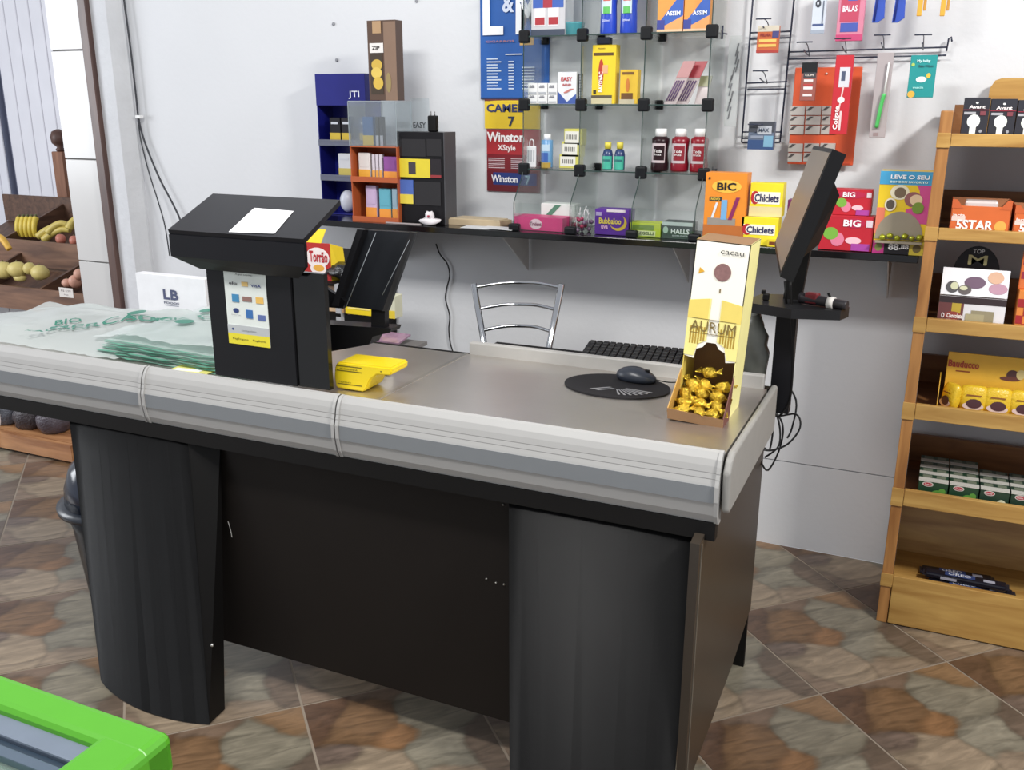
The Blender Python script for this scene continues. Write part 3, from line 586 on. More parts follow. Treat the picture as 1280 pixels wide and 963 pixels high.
cl = thing('cable_clip', 'small black clip standing on the left end of the monitor base plate', 'clip', (-.375, 2.38, zc + .012)); obj('body', G().box(-.008, .008, -.006, .006, 0, .018, bev=.003), BLK2, cl); obj('jaw', G().box(-.012, -.002, -.005, .005, .016, .026, bev=.002), BLK2, cl)
# crumpled dark bag hanging behind the display box
g = G(); ca, cb = P(940, 392, Y=2.42), P(945, 505, Y=2.42); n = 9
rg = random.Random(5); rings = []
for i in range(n + 1):
    t = i / n; c = ca.lerp(cb, t); r = .018 + .022 * math.sin(PI * min(1, t * 1.15)) ; rings.append((c, r))
V = [[g.bm.verts.new(c + Vector((math.cos(2 * PI * k / 12) * r * rg.uniform(.75, 1.25), math.sin(2 * PI * k / 12) * r * .8 * rg.uniform(.75, 1.25), rg.uniform(-.006, .006)))) for k in range(12)] for c, r in rings]
for i in range(n):
    for k in range(12): g.bm.faces.new((V[i][k], V[i][(k + 1) % 12], V[i + 1][(k + 1) % 12], V[i + 1][k])).smooth = True
g.bm.faces.new(V[0]); g.bm.faces.new(V[-1][::-1]); bmesh.ops.recalc_face_normals(g.bm, faces=list(g.bm.faces))
tag(obj('hanging_pouch', g, mat((88, 90, 84), 0.35, vary=0.3)), 'crumpled dark grey plastic pouch hanging behind the gold dispenser', 'pouch')
g = G()
for pts in ([(935, 490), (950, 503), (968, 520), (995, 518), (1000, 535), (985, 555), (965, 563), (952, 562)], [(962, 505), (978, 530), (975, 560), (960, 588), (950, 575)], [(975, 470), (995, 500), (990, 535), (984, 548)], [(968, 510), (966, 540), (962, 562), (955, 560)], [(936, 497), (955, 500), (972, 522), (974, 556), (956, 572)]):
    g.tube([P(a, b, Y=2.50 - .01 * i) for i, (a, b) in enumerate(pts)], .0028)
tag(obj('cable_bundle', g, mat((40, 40, 42), 0.4)), 'tangle of thin black cables looping off the right end of the counter', 'cable')

# ------------------------------------------------------------------ chrome chair
CH = mat((190, 192, 196), 0.12, 1.0, vary=0.02)
cy = 2.72; ch = thing('chrome_chair', 'chrome tube chair with curved back rails behind the counter', 'chair', (0, 0, 0))
tl, tr_ = P(592, 355, Y=cy), P(702, 355, Y=cy); bl, br = P(606, 434, Y=cy - .03), P(686, 436, Y=cy - .03)
def ext(a, b, z): t = (z - a.z) / (b.z - a.z); return a + (b - a) * t
zs_ = .58; pl_, pr2 = ext(tl, bl, zs_ + .05), ext(tr_, br, zs_ + .05)
pl_.x += .0; cxm = (tl.x + tr_.x) / 2
for top, low in ((tl, pl_), (tr_, pr2)): obj('back_post', G().tube([top, low, (low.x, low.y + .0, zs_)], .0105, 10, smooth=False), CH, ch)
for f_ in (.06, .40, .74):
    a = tl.lerp(bl, f_); b = tr_.lerp(br, f_); mid = (a + b) / 2 + Vector((0, .035, .010)); obj('back_rail', G().tube([a, a.lerp(mid, .55) + Vector((0, .006, .004)), mid, b.lerp(mid, .55) + Vector((0, .006, .004)), b], .0055, 8), CH, ch)
obj('seat', G().box(cxm - .17, cxm + .17, cy - .37, cy - .01, zs_, zs_ + .04, bev=.015), mat((40, 40, 42), 0.6), ch)
for sx in (-1, 1):
    for yy in (cy - .33, cy - .05): obj('leg', G().tube([(cxm + sx * .14, yy, zs_), (cxm + sx * .18, yy + (.05 if yy > cy - .2 else -.04), .0)], .011, 8, smooth=False), CH, ch)

# ------------------------------------------------------------------ bin, pallet, bags at left
bn = thing('trash_bin', 'dark round plastic bin with domed lid behind the counter left leg', 'bin', (-2.305, 2.03, 0))
obj('body', G().lathe([(.105, 0), (.125, .02), (.15, .30), (.165, .36)], 28), mat((34, 38, 44), 0.32), bn)
obj('rim', G().lathe([(.165, .36), (.188, .362), (.19, .378), (.165, .385)], 28), mat((40, 46, 56), 0.3), bn)
g = G(); g.lathe([(.165, .385), (.160, .44), (.14, .50), (.10, .535), (.04, .55), (.01, .552)], 28); obj('lid', g, mat((34, 42, 60), 0.18), bn)
obj('handle', G().box(-.195, -.165, -.03, .03, .325, .36, bev=.006), BLK2, bn)
a = P(0, 539, Y=2.85)
pa = thing('wooden_pallet', 'low orange-brown wooden platform on the floor at the far left', 'pallet', (0, 0, 0))
WP = wood((150, 96, 58), (196, 140, 92), 'x', .35)
obj('board', G().box(-4.7, -3.50, 2.84, 2.865, .015, a.z), WP, pa)
for k in range(4): obj('board', G().box(-4.7, -3.50, 2.87 + k * .10, 2.96 + k * .10, a.z - .02, a.z), WP, pa)
for xx in (-4.6, -3.6): obj('foot', G().box(xx - .03, xx + .03, 2.87, 3.25, 0, a.z - .02), WP, pa)
for i, (px, py, c, lb) in enumerate(((12, 505, (88, 92, 104), 'grey plastic produce sack with a pale strip on the wooden pallet, leftmost'), (41, 508, (62, 56, 62), 'dark mesh produce sack on the wooden pallet, between two others'), (70, 512, (76, 68, 78), 'purple-grey plastic sack on the wooden pallet next to the counter leg'))):
    p = P(px, py + 18, Y=2.97); g = G(); g.blob((0, 0, .055), (.072, .09, .085), 3, .07, seed=i)
    for v in g.bm.verts: v.co.z = max(.0, v.co.z)
    s_ = thing('produce_sack', lb, 'sack', (p.x, 2.97, a.z)); obj('sack_body', g, mat(c, .35, vary=.5, scale=40, bump=.6), s_)
    obj('knot', G().blob((.02, -.03, .135), (.03, .02, .02), 2, .3, seed=i), mat(c, .4), s_)
    if i == 0:
        obj('string', G().tube([(.05, -.085, .07), (.06, -.10, .02), (.055, -.145, -.02), (.062, -.145, -.055), (.055, -.145, -.085)], .003, 5), mat((190, 180, 176)), s_); obj('tape', G().slab([(.0, -.090, .06), (.03, -.090, .07), (.045, -.088, .13), (.015, -.088, .13)], (0, .004, 0)), mat((170, 172, 190)), s_)
    if i == 1: obj('label_strip', G().slab([(.0, -.072, .09), (.05, -.072, .112), (.055, -.070, .122), (.0, -.070, .105)], (0, .004, 0)), mat((200, 196, 110)), s_)

# ------------------------------------------------------------------ fruit rack
FR = wood((92, 62, 46), (132, 94, 70), 'x', .5); FR2 = wood((70, 46, 34), (104, 72, 54), 'y', .5)
fr = thing('fruit_rack', 'tilted wooden fruit rack with compartments beyond the tiled column', 'rack', (0, 0, 0))
def brd(name, a, b, h, th=.018, m=FR):         # upright board whose top edge runs from a to b
    a = Vector(a); b = Vector(b); d = (b - a).normalized(); n = Vector((0, 0, 1)).cross(d).normalized() * th
    return obj(name, G().slab([a, b, b - Vector((0, 0, h)), a - Vector((0, 0, h))], n), m, fr)
z0 = .648; s1 = .375
def tz(y, up=0): return z0 + (y - 3.45) * s1 + up
o_ = obj('front_board', G().box(-5.6, -3.87, 3.45, 3.468, z0 - .125, z0), FR, fr)
g = G(); g.slab([(-5.6, 3.46, tz(3.46) - .12), (-3.87, 3.46, tz(3.46) - .12), (-3.87, 4.32, tz(4.32) - .12), (-5.6, 4.32, tz(4.32) - .12)], (0, 0, -.012)); obj('tray_floor', g, FR2, fr)
brd('divider', (-5.6, 3.80, P(58, 303, Y=3.80).z), (-3.87, 3.80, P(58, 303, Y=3.80).z), .15)
for xx in (-4.32, -4.86): brd('divider', (xx, 3.468, tz(3.468, -.005)), (xx, 3.80, tz(3.80, -.02)), .11, m=FR2)
xb = -4.92
brd('side_board', (-5.05, 3.82, tz(3.82, .03)), (-5.05, 4.30, tz(4.30, .02)), .13, m=FR2)
brd('back_board', (-5.6, 4.30, tz(4.30, .06)), (-3.87, 4.30, tz(4.30, .06)), .17, m=FR2)
brd('side_board', (-3.87, 3.468, tz(3.468, 0)), (-3.87, 4.30, tz(4.30, 0)), .12, m=FR2)
for xx in (-3.95, -5.5):
    for yy in (3.48, 4.27): obj('leg', G().box(xx - .03, xx + .03, yy, yy + .05, 0, tz(yy) - .13), FR, fr)
pp_ = P(72, 262, Y=4.28); px_ = P(68, 230, Y=4.28)
pz0, pz1 = .80, P(64, 190, Y=4.28).z
obj('post', G().box(px_.x - .045, px_.x + .045, 4.325, 4.40, 0.0, pz1, bev=.006), wood((120, 74, 50), (150, 100, 70), 'z', .5), fr)
obj('finial', G().lathe([(.02, 0), (.03, .01), (.018, .025), (.045, .05), (.052, .085), (.04, .12), (.01, .135)], 16, c=(px_.x - .0, 4.36, pz1)), wood((70, 44, 36), (90, 58, 48), 'z', .5), fr)
p = P(83, 366, Y=3.449); tg = thing('price_tag', 'small white price tag stuck on the fruit rack front board', 'tag', (p.x, 3.447, p.z - .025)); obj('card', G().box(-.05, .05, 0, .002, 0, .05), mat((220, 214, 208)), tg); lettering(tg, [('R$ 4,99', 0, .034, .012, .07, (150, 140, 140), 0, -.001), ('kg', 0, .014, .008, .03, (150, 140, 140), 0, -.001)])
def tube_fruit(pts, r, c, name, label, cat, group, tip=None):
    g = G(); pts = [Vector(q) for q in pts]
    prof = []; n = len(pts)
    base = pts[0].copy(); g.tube([q - base for q in pts], r, 8, taper=.7)
    t = thing(name, label, cat, base, group=group); obj('peel', g, mat(c, .45, vary=.2, scale=40), t); obj('stem', G().tube([pts[0] - base, pts[0] - base + Vector((0, .0, .02))], r * .45, 6), mat((90, 90, 40)), t)
YB_ = 3.98
for i in range(5):
    p = P(26 + i * 5.2, 285, Y=YB_)
    tube_fruit([(p.x, YB_, p.z + .06), (p.x + .004, YB_ - .02, p.z + .03), (p.x + .006, YB_ - .03, p.z - .01), (p.x, YB_ - .02, p.z - .05)], .018, (214, 186, 60), 'banana', 'yellow banana of the upright bunch, ' + ('leftmost', 'second from left', 'middle one', 'second from right', 'rightmost')[i], 'banana', 'bananas of the upright bunch')
for i, (xa, ya, xb2, yb2) in enumerate(((48, 296, 80, 285), (55, 300, 88, 288), (60, 291, 84, 281), (86, 286, 100, 276))):
    a2, b2 = P(xa, ya, Y=3.95), P(xb2, yb2, Y=4.0)
    tube_fruit([a2, a2.lerp(b2, .3) + Vector((0, 0, .018)), a2.lerp(b2, .7) + Vector((0, 0, .022)), b2], .024, (202, 180, 84), 'banana', 'large yellow-green banana lying in the rack back row, ' + ('lower left one', 'lower middle one', 'upper one', 'right one against the tiled column')[i], 'banana', 'lying bananas in the back row')
a2, b2 = P(-4, 296, Y=3.6), P(12, 312, Y=3.6); tube_fruit([a2, a2.lerp(b2, .5) + Vector((0, 0, .02)), b2], .022, (220, 170, 60), 'banana', 'single yellow banana at the left end of the middle compartment', 'banana', None)
def fruit(px, py, Y, r, c, name, label, cat, group):
    p = P(px, py, Y=Y); t = thing(name, label, cat, (p.x, Y, p.z - r[2]), group=group); obj('flesh', G().blob((0, 0, r[2]), r, 2, .05, seed=int(px)), mat(c, .5, vary=.2, scale=30), t); obj('stem', G().tube([(0, 0, r[2] * 1.9), (0, 0, r[2] * 2.15)], .004, 5), mat((100, 90, 50)), t)
for px, py, r, nm in ((5, 338, (.065, .05, .05), 'leftmost large one'), (22, 337, (.06, .05, .045), 'second large one'), (25, 347, (.04, .03, .025), 'small one in front'), (37, 336, (.035, .035, .035), 'small round one at the back'), (50, 341, (.055, .045, .042), 'rightmost one')): fruit(px, py, 3.53, r, (196, 178, 102), 'mango', 'pale yellow-green mango in the rack front compartment, ' + nm, 'fruit', 'pale mangoes in the front compartment')
for px, py, r, nm in ((94, 352, (.035, .035, .038), 'largest one'), (99, 343, (.03, .03, .03), 'upper one'), (84, 354, (.03, .03, .025), 'leftmost one')): fruit(px, py, 3.55, r, (206, 150, 128), 'tomato', 'pinkish tomato in the rack right front compartment, ' + nm, 'vegetable', 'pinkish tomatoes in the front compartment')
for px, py, nm in ((76, 299, 'left one'), (93, 301, 'right one')): fruit(px, py, 3.85, (.03, .03, .03), (190, 110, 90), 'tomato', 'small red tomato behind the rack row divider, ' + nm, 'vegetable', 'red tomatoes in the back row')

# ------------------------------------------------------------------ wall shelf
ZS = 1.163; SY = 3.05
sh = thing('wall_shelf', 'long glossy black shelf board fixed along the white wall', 'shelf', (0, 0, 0))
obj('board', G().box(-2.42, -.045, SY, 3.359, ZS - .022, ZS, bev=.002), mat((20, 19, 21), 0.12, vary=.05), sh)
for px in (640, 850, 1115, 470):
    xx = P(px, 300, Y=3.2).x; g = G(); g.slab([(xx - .002, 3.10, ZS - .023), (xx - .002, 3.355, ZS - .023), (xx - .002, 3.355, ZS - .19)], (.004, 0, 0)); obj('bracket', g, mat((190, 190, 190), .4), sh)

# ------------------------------------------------------------------ glass display case on the shelf
GL = glass((0.965, 0.985, 0.975), 0.03, 0.02); EDGE = mat((44, 66, 62), .3)
xs_c = [-1.381, -1.168, -.946, -.7305]; zl = [1.375, 1.5955, 1.82, 2.045]; YG = 3.15
gc = thing('glass_display_case', 'clear glass cubby case with black corner clips on the wall shelf', 'display case', (0, 0, 0))
for i, x in enumerate(xs_c):
    pf = [(x, 3.342, ZS), (x, SY + .02, ZS), (x, SY + .02, 1.262), (x, SY + .035, 1.285), (x, YG - .02, 1.335), (x, YG, 1.37), (x, YG, 2.12), (x, 3.342, 2.12)]
    q = obj('glass_upright', G().slab([(a - .0025, b, c) for a, b, c in pf], (.005, 0, 0)), GL, gc)
    g = G(); g.tube([(x, b - .001, c) for a, b, c in pf[1:7]], .0018, 4, smooth=False); obj('glass_edge', g, EDGE, q)
for z in zl:
    for i in range(3):
        q = obj('glass_shelf', G().box(xs_c[i] + .003, xs_c[i + 1] - .003, YG, 3.35, z - .0025, z + .0025), GL, gc)
        obj('glass_edge', G().box(xs_c[i] + .003, xs_c[i + 1] - .003, YG - .001, YG + .001, z - .002, z + .002), EDGE, q)
CLIP = mat((18, 20, 24), .5)
for z in zl[:3]:
    for x in xs_c:
        obj('corner_clip', G().box(x - .019, x + .019, YG - .006, YG + .02, z - .021, z + .021, bev=.006), CLIP, gc)
        if x < -.8: obj('corner_clip', G().box(x - .014, x + .014, 3.335, 3.352, z - .016, z + .016, bev=.004), CLIP, gc)
for x in xs_c: obj('corner_clip', G().box(x - .020, x + .020, SY + .012, SY + .04, ZS, ZS + .026, bev=.006), CLIP, gc)
obj('front_pane', G().box(xs_c[0] + .003, xs_c[1] - .003, SY + .02, SY + .024, ZS, 1.262), GL, gc)
g = G(); g.box(xs_c[1] + .003, xs_c[3] - .003, SY + .02, SY + .024, ZS, 1.262); obj('front_pane', g, GL, gc)

# posters on the wall behind
def poster(name, label, px0, px1, pyt, pyb, Y, col, prints, texts, d=.003): return pack(name, label, 'poster', px0, px1, pyt, pyb, Y, d, col, prints, texts, body='sheet', bev=0)
poster('price_poster', 'tall blue cigarette price poster with huge white letters beside the glass case', 601, 686, -60, 124, 3.354, (28, 92, 178), [(.0, .0, 1, .012, (20, 40, 90)), (.58, .375, .78, .435, (226, 176, 90))] + [(.10, .07 + i * .021, .26 + .05 * (i % 3 == 0), .079 + i * .021, (200, 214, 236)) for i in range(11)] + [(.42, .07 + i * .021, .50, .079 + i * .021, (200, 214, 236)) for i in range(10)] + [(.62, .07 + i * .021, .80, .079 + i * .021, (200, 214, 236)) for i in range(8)] + [(.38, .31, .62, .318, (220, 228, 240))],
       [('L', .20, .60, .30, .30, (244, 246, 250)), ('&', .42, .66, .12, .17, (210, 220, 240)), ('M', .70, .60, .30, .34, (244, 246, 250)), ('CIGARROS', .30, .405, .014, .42, (170, 110, 120)), ('7', .68, .405, .035, .06, (110, 60, 30))])
poster('price_poster', 'yellow cigarette poster with dark lettering below the blue poster', 606, 675, 124, 161, 3.3535, (238, 200, 30), [(.0, .94, 1, 1, (110, 50, 40)), (.08, .90, .9, .96, (238, 200, 30), 'e')], [('CAMEL', .37, .70, .28, .66, (40, 50, 100)), ('7', .49, .24, .36, .12, (40, 50, 80))])
poster('price_poster', 'maroon and navy cigarette poster with white lettering below the yellow poster', 609, 675, 162, 240, 3.354, (128, 22, 34), [(0, .60, 1, 1, (176, 36, 44)), (.0, .0, 1, .34, (110, 24, 36)), (.12, .11, .94, .31, (34, 56, 130))] + [(.03, .38 + i * .03, .34, .392 + i * .03, (214, 190, 196)) for i in range(6)] + [(.46, .38 + i * .03, .68, .392 + i * .03, (214, 190, 196)) for i in range(6)],
       [('Winston', .36, .88, .16, .70, (246, 240, 240)), ('XStyle', .38, .70, .12, .34, (240, 220, 220)), ('Winston', .34, .21, .12, .50, (240, 240, 246)), ('7', .78, .20, .15, .10, (160, 200, 220))])
for px, py in ((417, 30), (421, 75), (521, 1)):
    p = P(px, py, Y=3.358); g = G(); g.lathe([(.006, 0), (.007, .004), (.004, .006)], 10); o = obj('wall_plug', g, mat((140, 142, 148))); o.rotation_euler = (PI / 2, 0, 0); o.location = (p.x, 3.36, p.z)
    tag(o, {417: 'upper grey wall plug above the blue cigarette display', 421: 'lower grey wall plug just above the blue cigarette display', 521: 'grey wall plug at the top edge right of the tall carton'}[px], 'wall plug')

# ------------------------------------------------------------------ goods in the glass case
def can(name, label, cat, px, pyt, pyb, Y, r, prof, c, capc=None, z=None, group=None, prints=(), texts=(), rough=.3):
    p = P(px, pyb, Y=Y); zt = P(px, pyt, Y=Y).z; zb_ = p.z if z is None else z; hh = zt - zb_
    t = thing(name, label, cat, (p.x, Y + r, zb_), group=group); ncap = 0
    obj('bottle_body', G().lathe([(r * a, hh * b) for a, b in prof], 20), mat(c, rough), t)
    if capc: obj('cap', G().lathe([(r * .62, hh * prof[-1][1]), (r * .62, hh * .99), (r * .55, hh)], 16), mat(capc, .4), t)
    for i, (u0, v0, u1, v1, cc) in enumerate(prints):
        g = G(); g.slab([(r * (1.015 + .004 * i) * math.sin(a), -r * (1.015 + .004 * i) * math.cos(a), hh * vv) for a, vv in [(u0 * 1.3 + (u1 - u0) * 1.3 * k / 8, v0) for k in range(9)] + [(u1 * 1.3 - (u1 - u0) * 1.3 * k / 8, v1) for k in range(9)]], (0, 0.0008, 0)) if False else None
        n = 8; V0 = [g.bm.verts.new((r * (1.02 + .01 * i) * math.sin(1.3 * (u0 + (u1 - u0) * k / n)), -r * (1.02 + .01 * i) * math.cos(1.3 * (u0 + (u1 - u0) * k / n)), hh * v0)) for k in range(n + 1)]
        V1 = [g.bm.verts.new((r * (1.02 + .01 * i) * math.sin(1.3 * (u0 + (u1 - u0) * k / n)), -r * (1.02 + .01 * i) * math.cos(1.3 * (u0 + (u1 - u0) * k / n)), hh * v1)) for k in range(n + 1)]
        for k in range(n): g.bm.faces.new((V0[k], V0[k + 1], V1[k + 1], V1[k]))
        obj('wrap_label', g, mat(cc, .4), t)
    if texts: lettering(t, [(s, 0, hh * v, hh * h, r * wf, c2, .01, -r * 1.06 - .001) for s, v, h, wf, c2 in texts])
    return t
z1, z2, z3 = zl[0] + .003, zl[1] + .003, zl[2] + .003; YI = 3.20
# top row
pack('biscuit_carton', 'blue and red carton picturing two jars on the top left glass shelf', 'box', 664, 706, -40, 43, YI, .08, (196, 196, 200), [(.05, .42, .95, 1, (50, 90, 180)), (.35, .42, .62, 1, (170, 40, 60)), (.1, .15, .42, .42, (226, 220, 224)), (.5, .15, .82, .42, (226, 220, 224)), (.12, .17, .40, .28, (176, 40, 50)), (.52, .17, .80, .28, (176, 40, 50)), (.0, .0, 1, .10, (60, 70, 90))], z=z3)
can('plastic_tub', 'small teal plastic tub beside the two-jar carton', 'tub', 713, 27, 43, YI, .036, [(.8, 0), (.85, .05), (1, .85), (1.02, .9), (1.02, 1)], (70, 150, 160), z=z3)
for i, (px, lb) in enumerate(((757, 'blue plastic lotion bottle on the top middle glass shelf, left one of two'), (782, 'blue plastic lotion bottle on the top middle glass shelf, right one of two'))):
    can('lotion_bottle', lb, 'bottle', px, -45, 43, YI, .030, [(.9, 0), (.96, .03), (.92, .25), (.86, .42), (.97, .6), (1, .8), (.8, .93)], (34, 70, 200), (240, 240, 240), z=z3, group='blue lotion bottles', prints=[(-.45, .30, .45, .62, (200, 220, 230)), (-.3, .30, .3, .40, (90, 190, 90)), (-.3, .48, .35, .58, (220, 90, 80))], texts=[('SUAVE', .53, .04, 1.0, (240, 240, 245)), ('200ml', .20, .03, .8, (220, 226, 245))])
for i, (a, b, lb) in enumerate(((821, 853, 'orange and blue detergent carton on the top right glass shelf, left of the pair'), (854, 886, 'orange and blue detergent carton on the top right glass shelf, right of the pair'))):
    pack('detergent_carton', lb, 'box', a, b, -40, 38, YI, .05, (236, 150, 60), [(.0, .12, 1, .66, (44, 90, 186), 't'), (.0, .04, 1, .26, (240, 160, 90), 't'), (.0, .0, 1, .05, (230, 190, 150)), (0, .05, .3, .2, (50, 60, 150))], [('ASSIM', .62, .30, .07, .55, (236, 240, 250))], z=z3, group='orange detergent cartons')
# second row
for i in range(3):
    for j in range(2):
        pack('medicine_box', ('small white medicine box on the second glass shelf, ' + ('top' if j else 'bottom') + ' ' + ('left', 'middle', 'right')[i] + ' one'), 'box', 660 + i * 12.3, 671.6 + i * 12.3, 117 - j * 13.2, 130 - j * 13.2, YI + .0, .03, (224, 224, 224), [(.1, .1, .9, .25, (170, 174, 180)), (.15, .6, .7, .7, (120, 120, 130))], [('AAS', .45, .78, .10, .4, (90, 90, 100))], z=z2 + j * .030, group='white medicine boxes')
pack('bandage_packet', 'white packet with red lettering and blue wave on the second glass shelf', 'packet', 697, 720, 90, 130, YI, .012, (226, 228, 232), [(.0, 0, .6, .40, (50, 80, 160), 'T'), (.4, 0, 1, .32, (60, 90, 170), 't'), (.25, .34, .9, .48, (200, 120, 110), 'd'), (.2, .30, .35, .36, (220, 226, 230), 'e')], [('EASY', .48, .78, .13, .60, (196, 50, 50)), ('BAND', .50, .60, .07, .45, (190, 60, 60))], z=z2)
g = G(); p = P(725, 128, Y=YI); 
ct = thing('hair_comb_card', 'thin black comb rack standing against the second glass upright', 'comb', (p.x, YI, z2)); g = G(); g.box(-.008, -.005, 0, .004, 0, .10); g.box(.005, .008, 0, .004, 0, .10)
obj('frame', g, BLK2, ct); g = G(); [g.box(-.005, .005, .001, .003, .004 + k * .009, .007 + k * .009) for k in range(11)]; obj('teeth', g, mat((90, 96, 110)), ct)
pack('battery_carton', 'tall yellow battery display box with sideways lettering on the second glass shelf', 'box', 739, 768, 56, 131, YI, .045, (240, 206, 24), [(.06, .82, .90, .87, (90, 60, 20)), (.28, .30, .50, .76, (190, 50, 30), 'e'), (.45, .52, .68, .66, (240, 170, 120)), (.0, .0, .88, .13, (200, 190, 150)), (.0, .10, .88, .15, (90, 80, 60)), (.08, .17, .20, .24, (60, 50, 30))], [('PILHAS', .4, .94, .02, .3, (120, 90, 20))], z=z2)
t = bpy.data.objects['battery_carton']; bm_t = lettering(t, [('RAYOVAC', 0, 0, .014, .066, (250, 246, 240), .03, 0)]); bm_t.rotation_euler = (0, -PI / 2, 0); bm_t.location = (-.0085, -.0052, .072)
p = P(754, 50, Y=YI); o = obj('display_topper', G().box(-.024, .024, 0, .03, -.012, .012, bev=.004), mat((24, 30, 56))); o.location = (p.x, YI, P(754, 56, Y=YI).z + .0125); tag(o, 'dark navy cap piece resting on top of the tall yellow battery box', 'cap')
pack('battery_carton', 'small yellow battery box standing right of the tall battery display box', 'box', 774, 796, 87, 131, YI, .035, (228, 184, 40), [(.0, .0, .86, .14, (190, 180, 150)), (.10, .14, .75, .32, (110, 70, 30)), (.12, .86, .78, .93, (120, 80, 30)), (.35, .35, .55, .75, (210, 120, 40), 'e')], [], z=z2)
for i, (a, b, lb, c) in enumerate(((826, 843, 'pinkish plastic hair clip packet leaning on the second glass shelf, leftmost of three', (176, 120, 120)), (841, 866, 'red topped plastic hair clip packet leaning on the second glass shelf, middle of three', (170, 50, 60)), (868, 884, 'greenish plastic packet behind the leaning red packets', (150, 150, 110)))):
    p0 = P(a + (4 if i < 2 else 0), 128, Y=YI - .02 + .03 * i); g = G(); sl = .055 if i < 2 else .012; hh = .135 if i < 2 else .09; wd = .04
    t = thing('hair_clip_packet', lb, 'packet', (p0.x, YI - .02 + .03 * i, z2), group=None)
    obj('plastic_sleeve', G().slab([(0, 0, 0), (wd, 0, 0), (wd + sl, .02, hh), (sl, .02, hh)], (0, .004, 0)), glass((.88, .80, .80), .12, .1, .45), t)
    obj('header_card', G().slab([(sl * .62, -.001 + .0124, hh * .62), (wd + sl * .62, -.001 + .0124, hh * .62), (wd + sl, .019, hh), (sl, .019, hh)], (0, -.002, 0)), mat(c, .4), t)
    if i == 2: continue
    g = G()
    for k in range(4): g.tube([(wd * (.2 + .2 * k), -.002, .01), (wd * (.2 + .2 * k) + sl * .55, .008, hh * .55)], .002, 5)
    obj('hair_clips', g, mat((90, 60, 110) if k % 2 else (210, 200, 215)), t)
# third row
t = thing('nail_file_card', 'white hook-topped card at the left end of the third glass shelf', 'card', (P(664, 208, Y=YI).x, YI, z1)); obj('card', G().box(-.018, .018, 0, .006, 0, .075, bev=.004), mat((214, 216, 218)), t); obj('hook', G().tube([(-.008, .003, .074), (-.007, .003, .092), (0, .003, .098), (.007, .003, .092), (.008, .003, .074)], .002), mat((210, 212, 214)), t); g = G(); [g.rect(-.012 + .01 * k, -.008 + .01 * k, .02, .06, -.001) for k in range(3)]; obj('printed_front', g, mat((150, 154, 160)), t)
can('cotton_tube', 'blue and white cotton swab tube on the third glass shelf', 'tube', 681, 168, 210, YI, .021, [(.95, 0), (1, .03), (1, .82), (.95, .83)], (96, 150, 200), (232, 232, 236), z=z1, prints=[(-.8, .0, .8, .16, (170, 140, 50)), (-.8, .18, .4, .45, (50, 90, 170)), (-.6, .5, .6, .7, (180, 205, 225))])
for j in range(3):
    pack('ointment_box', 'flat yellow and white ointment box on the third glass shelf, ' + ('bottom', 'middle', 'top')[j] + ' of the stack', 'box', 699 + j * 3, 723 + j * 2, 193 - j * 16, 211 - j * 16, YI + .01, .05, (208, 202, 90), [(.05, .15, .84, .85, (226, 224, 214))] + [(.16 + .1 * k, .35, .21 + .1 * k, .65, (110, 108, 104)) for k in range(6)], [], z=z1 + j * .040, group='stacked ointment boxes')
for i, (px, lb) in enumerate(((757, 'teal nail polish bottle with yellow cap, left one of the two'), (772, 'teal nail polish bottle with yellow cap, right one of the two'))):
    can('nail_polish_bottle', lb, 'bottle', px, 178, 213, YI, .0185, [(.9, 0), (1, .04), (1, .55), (.8, .70), (.45, .76)], (40, 60, 110), (222, 206, 60), z=z1, group='teal nail polish bottles', prints=[(-.9, .02, .9, .50, (60, 176, 150)), (-.6, .30, .6, .38, (30, 110, 110))], texts=[])
for px, c, lb in ((821, (42, 20, 26), 'dark chocolate syrup bottle with white cap on the third glass shelf'), (846, (140, 16, 36), 'red syrup bottle with white cap, middle one of the three'), (870, (150, 14, 34), 'red syrup bottle with white cap, rightmost of the three')):
    can('syrup_bottle', lb, 'bottle', px, 161, 217, YI, .0315, [(.90, 0), (.98, .05), (.98, .18), (.90, .28), (.84, .42), (.90, .58), (.96, .68), (.95, .76), (.62, .82)], c, (240, 240, 240), z=z1, prints=[(-.62, .20, .62, .66, (196, 180, 184)), (-.40, .26, .55, .60, c), ], texts=[('Toda', .48, .07, .9, (240, 236, 236)), ('fruta', .40, .05, .8, (236, 230, 230))])
# bottom bay
ZB = ZS + .001
pack('candy_box', 'bright pink gum box lying in the bottom left bay of the glass case', 'box', 643, 703, 272, 293, SY + .055, .09, (222, 40, 120), [(.32, .12, .58, .88, (236, 200, 214), 'e'), (.0, .1, .08, .3, (240, 180, 200))], [('Trident', .45, .5, .3, .24, (130, 40, 80))], z=ZB)
pack('tissue_box', 'white and green open box behind the pink gum box', 'box', 676, 718, 255, 288, SY + .15, .06, (218, 224, 220), [(.1, .45, .6, .95, (70, 130, 100), 'd'), (.05, .0, 1, .3, (120, 160, 140))], [], z=ZB)
g = G()
for i in range(14):
    rg = random.Random(i); p = P(716 + rg.uniform(0, 24), 288, Y=SY + .06 + rg.uniform(0, .08)); z = ZB + .008 + (i % 4) * .012
    g = G(); g.blob((0, 0, 0), .009, 1, .1, seed=i); g.tube([(0, 0, 0), (rg.uniform(-.02, .02), rg.uniform(-.01, .01), .045)], .0013, 4, mi=1)
    o = obj('lollipop', g, [mat((190, 60, 100) if i % 2 else (150, 120, 150), .3), mat((226, 220, 226))]); o.location = (p.x, p.y, z); tag(o, ('pink' if i % 2 else 'mauve') + ' wrapped lollipop on a white stick, in the heap left of the purple gum box', 'candy', ('pink' if i % 2 else 'mauve') + ' lollipops in the glass case')
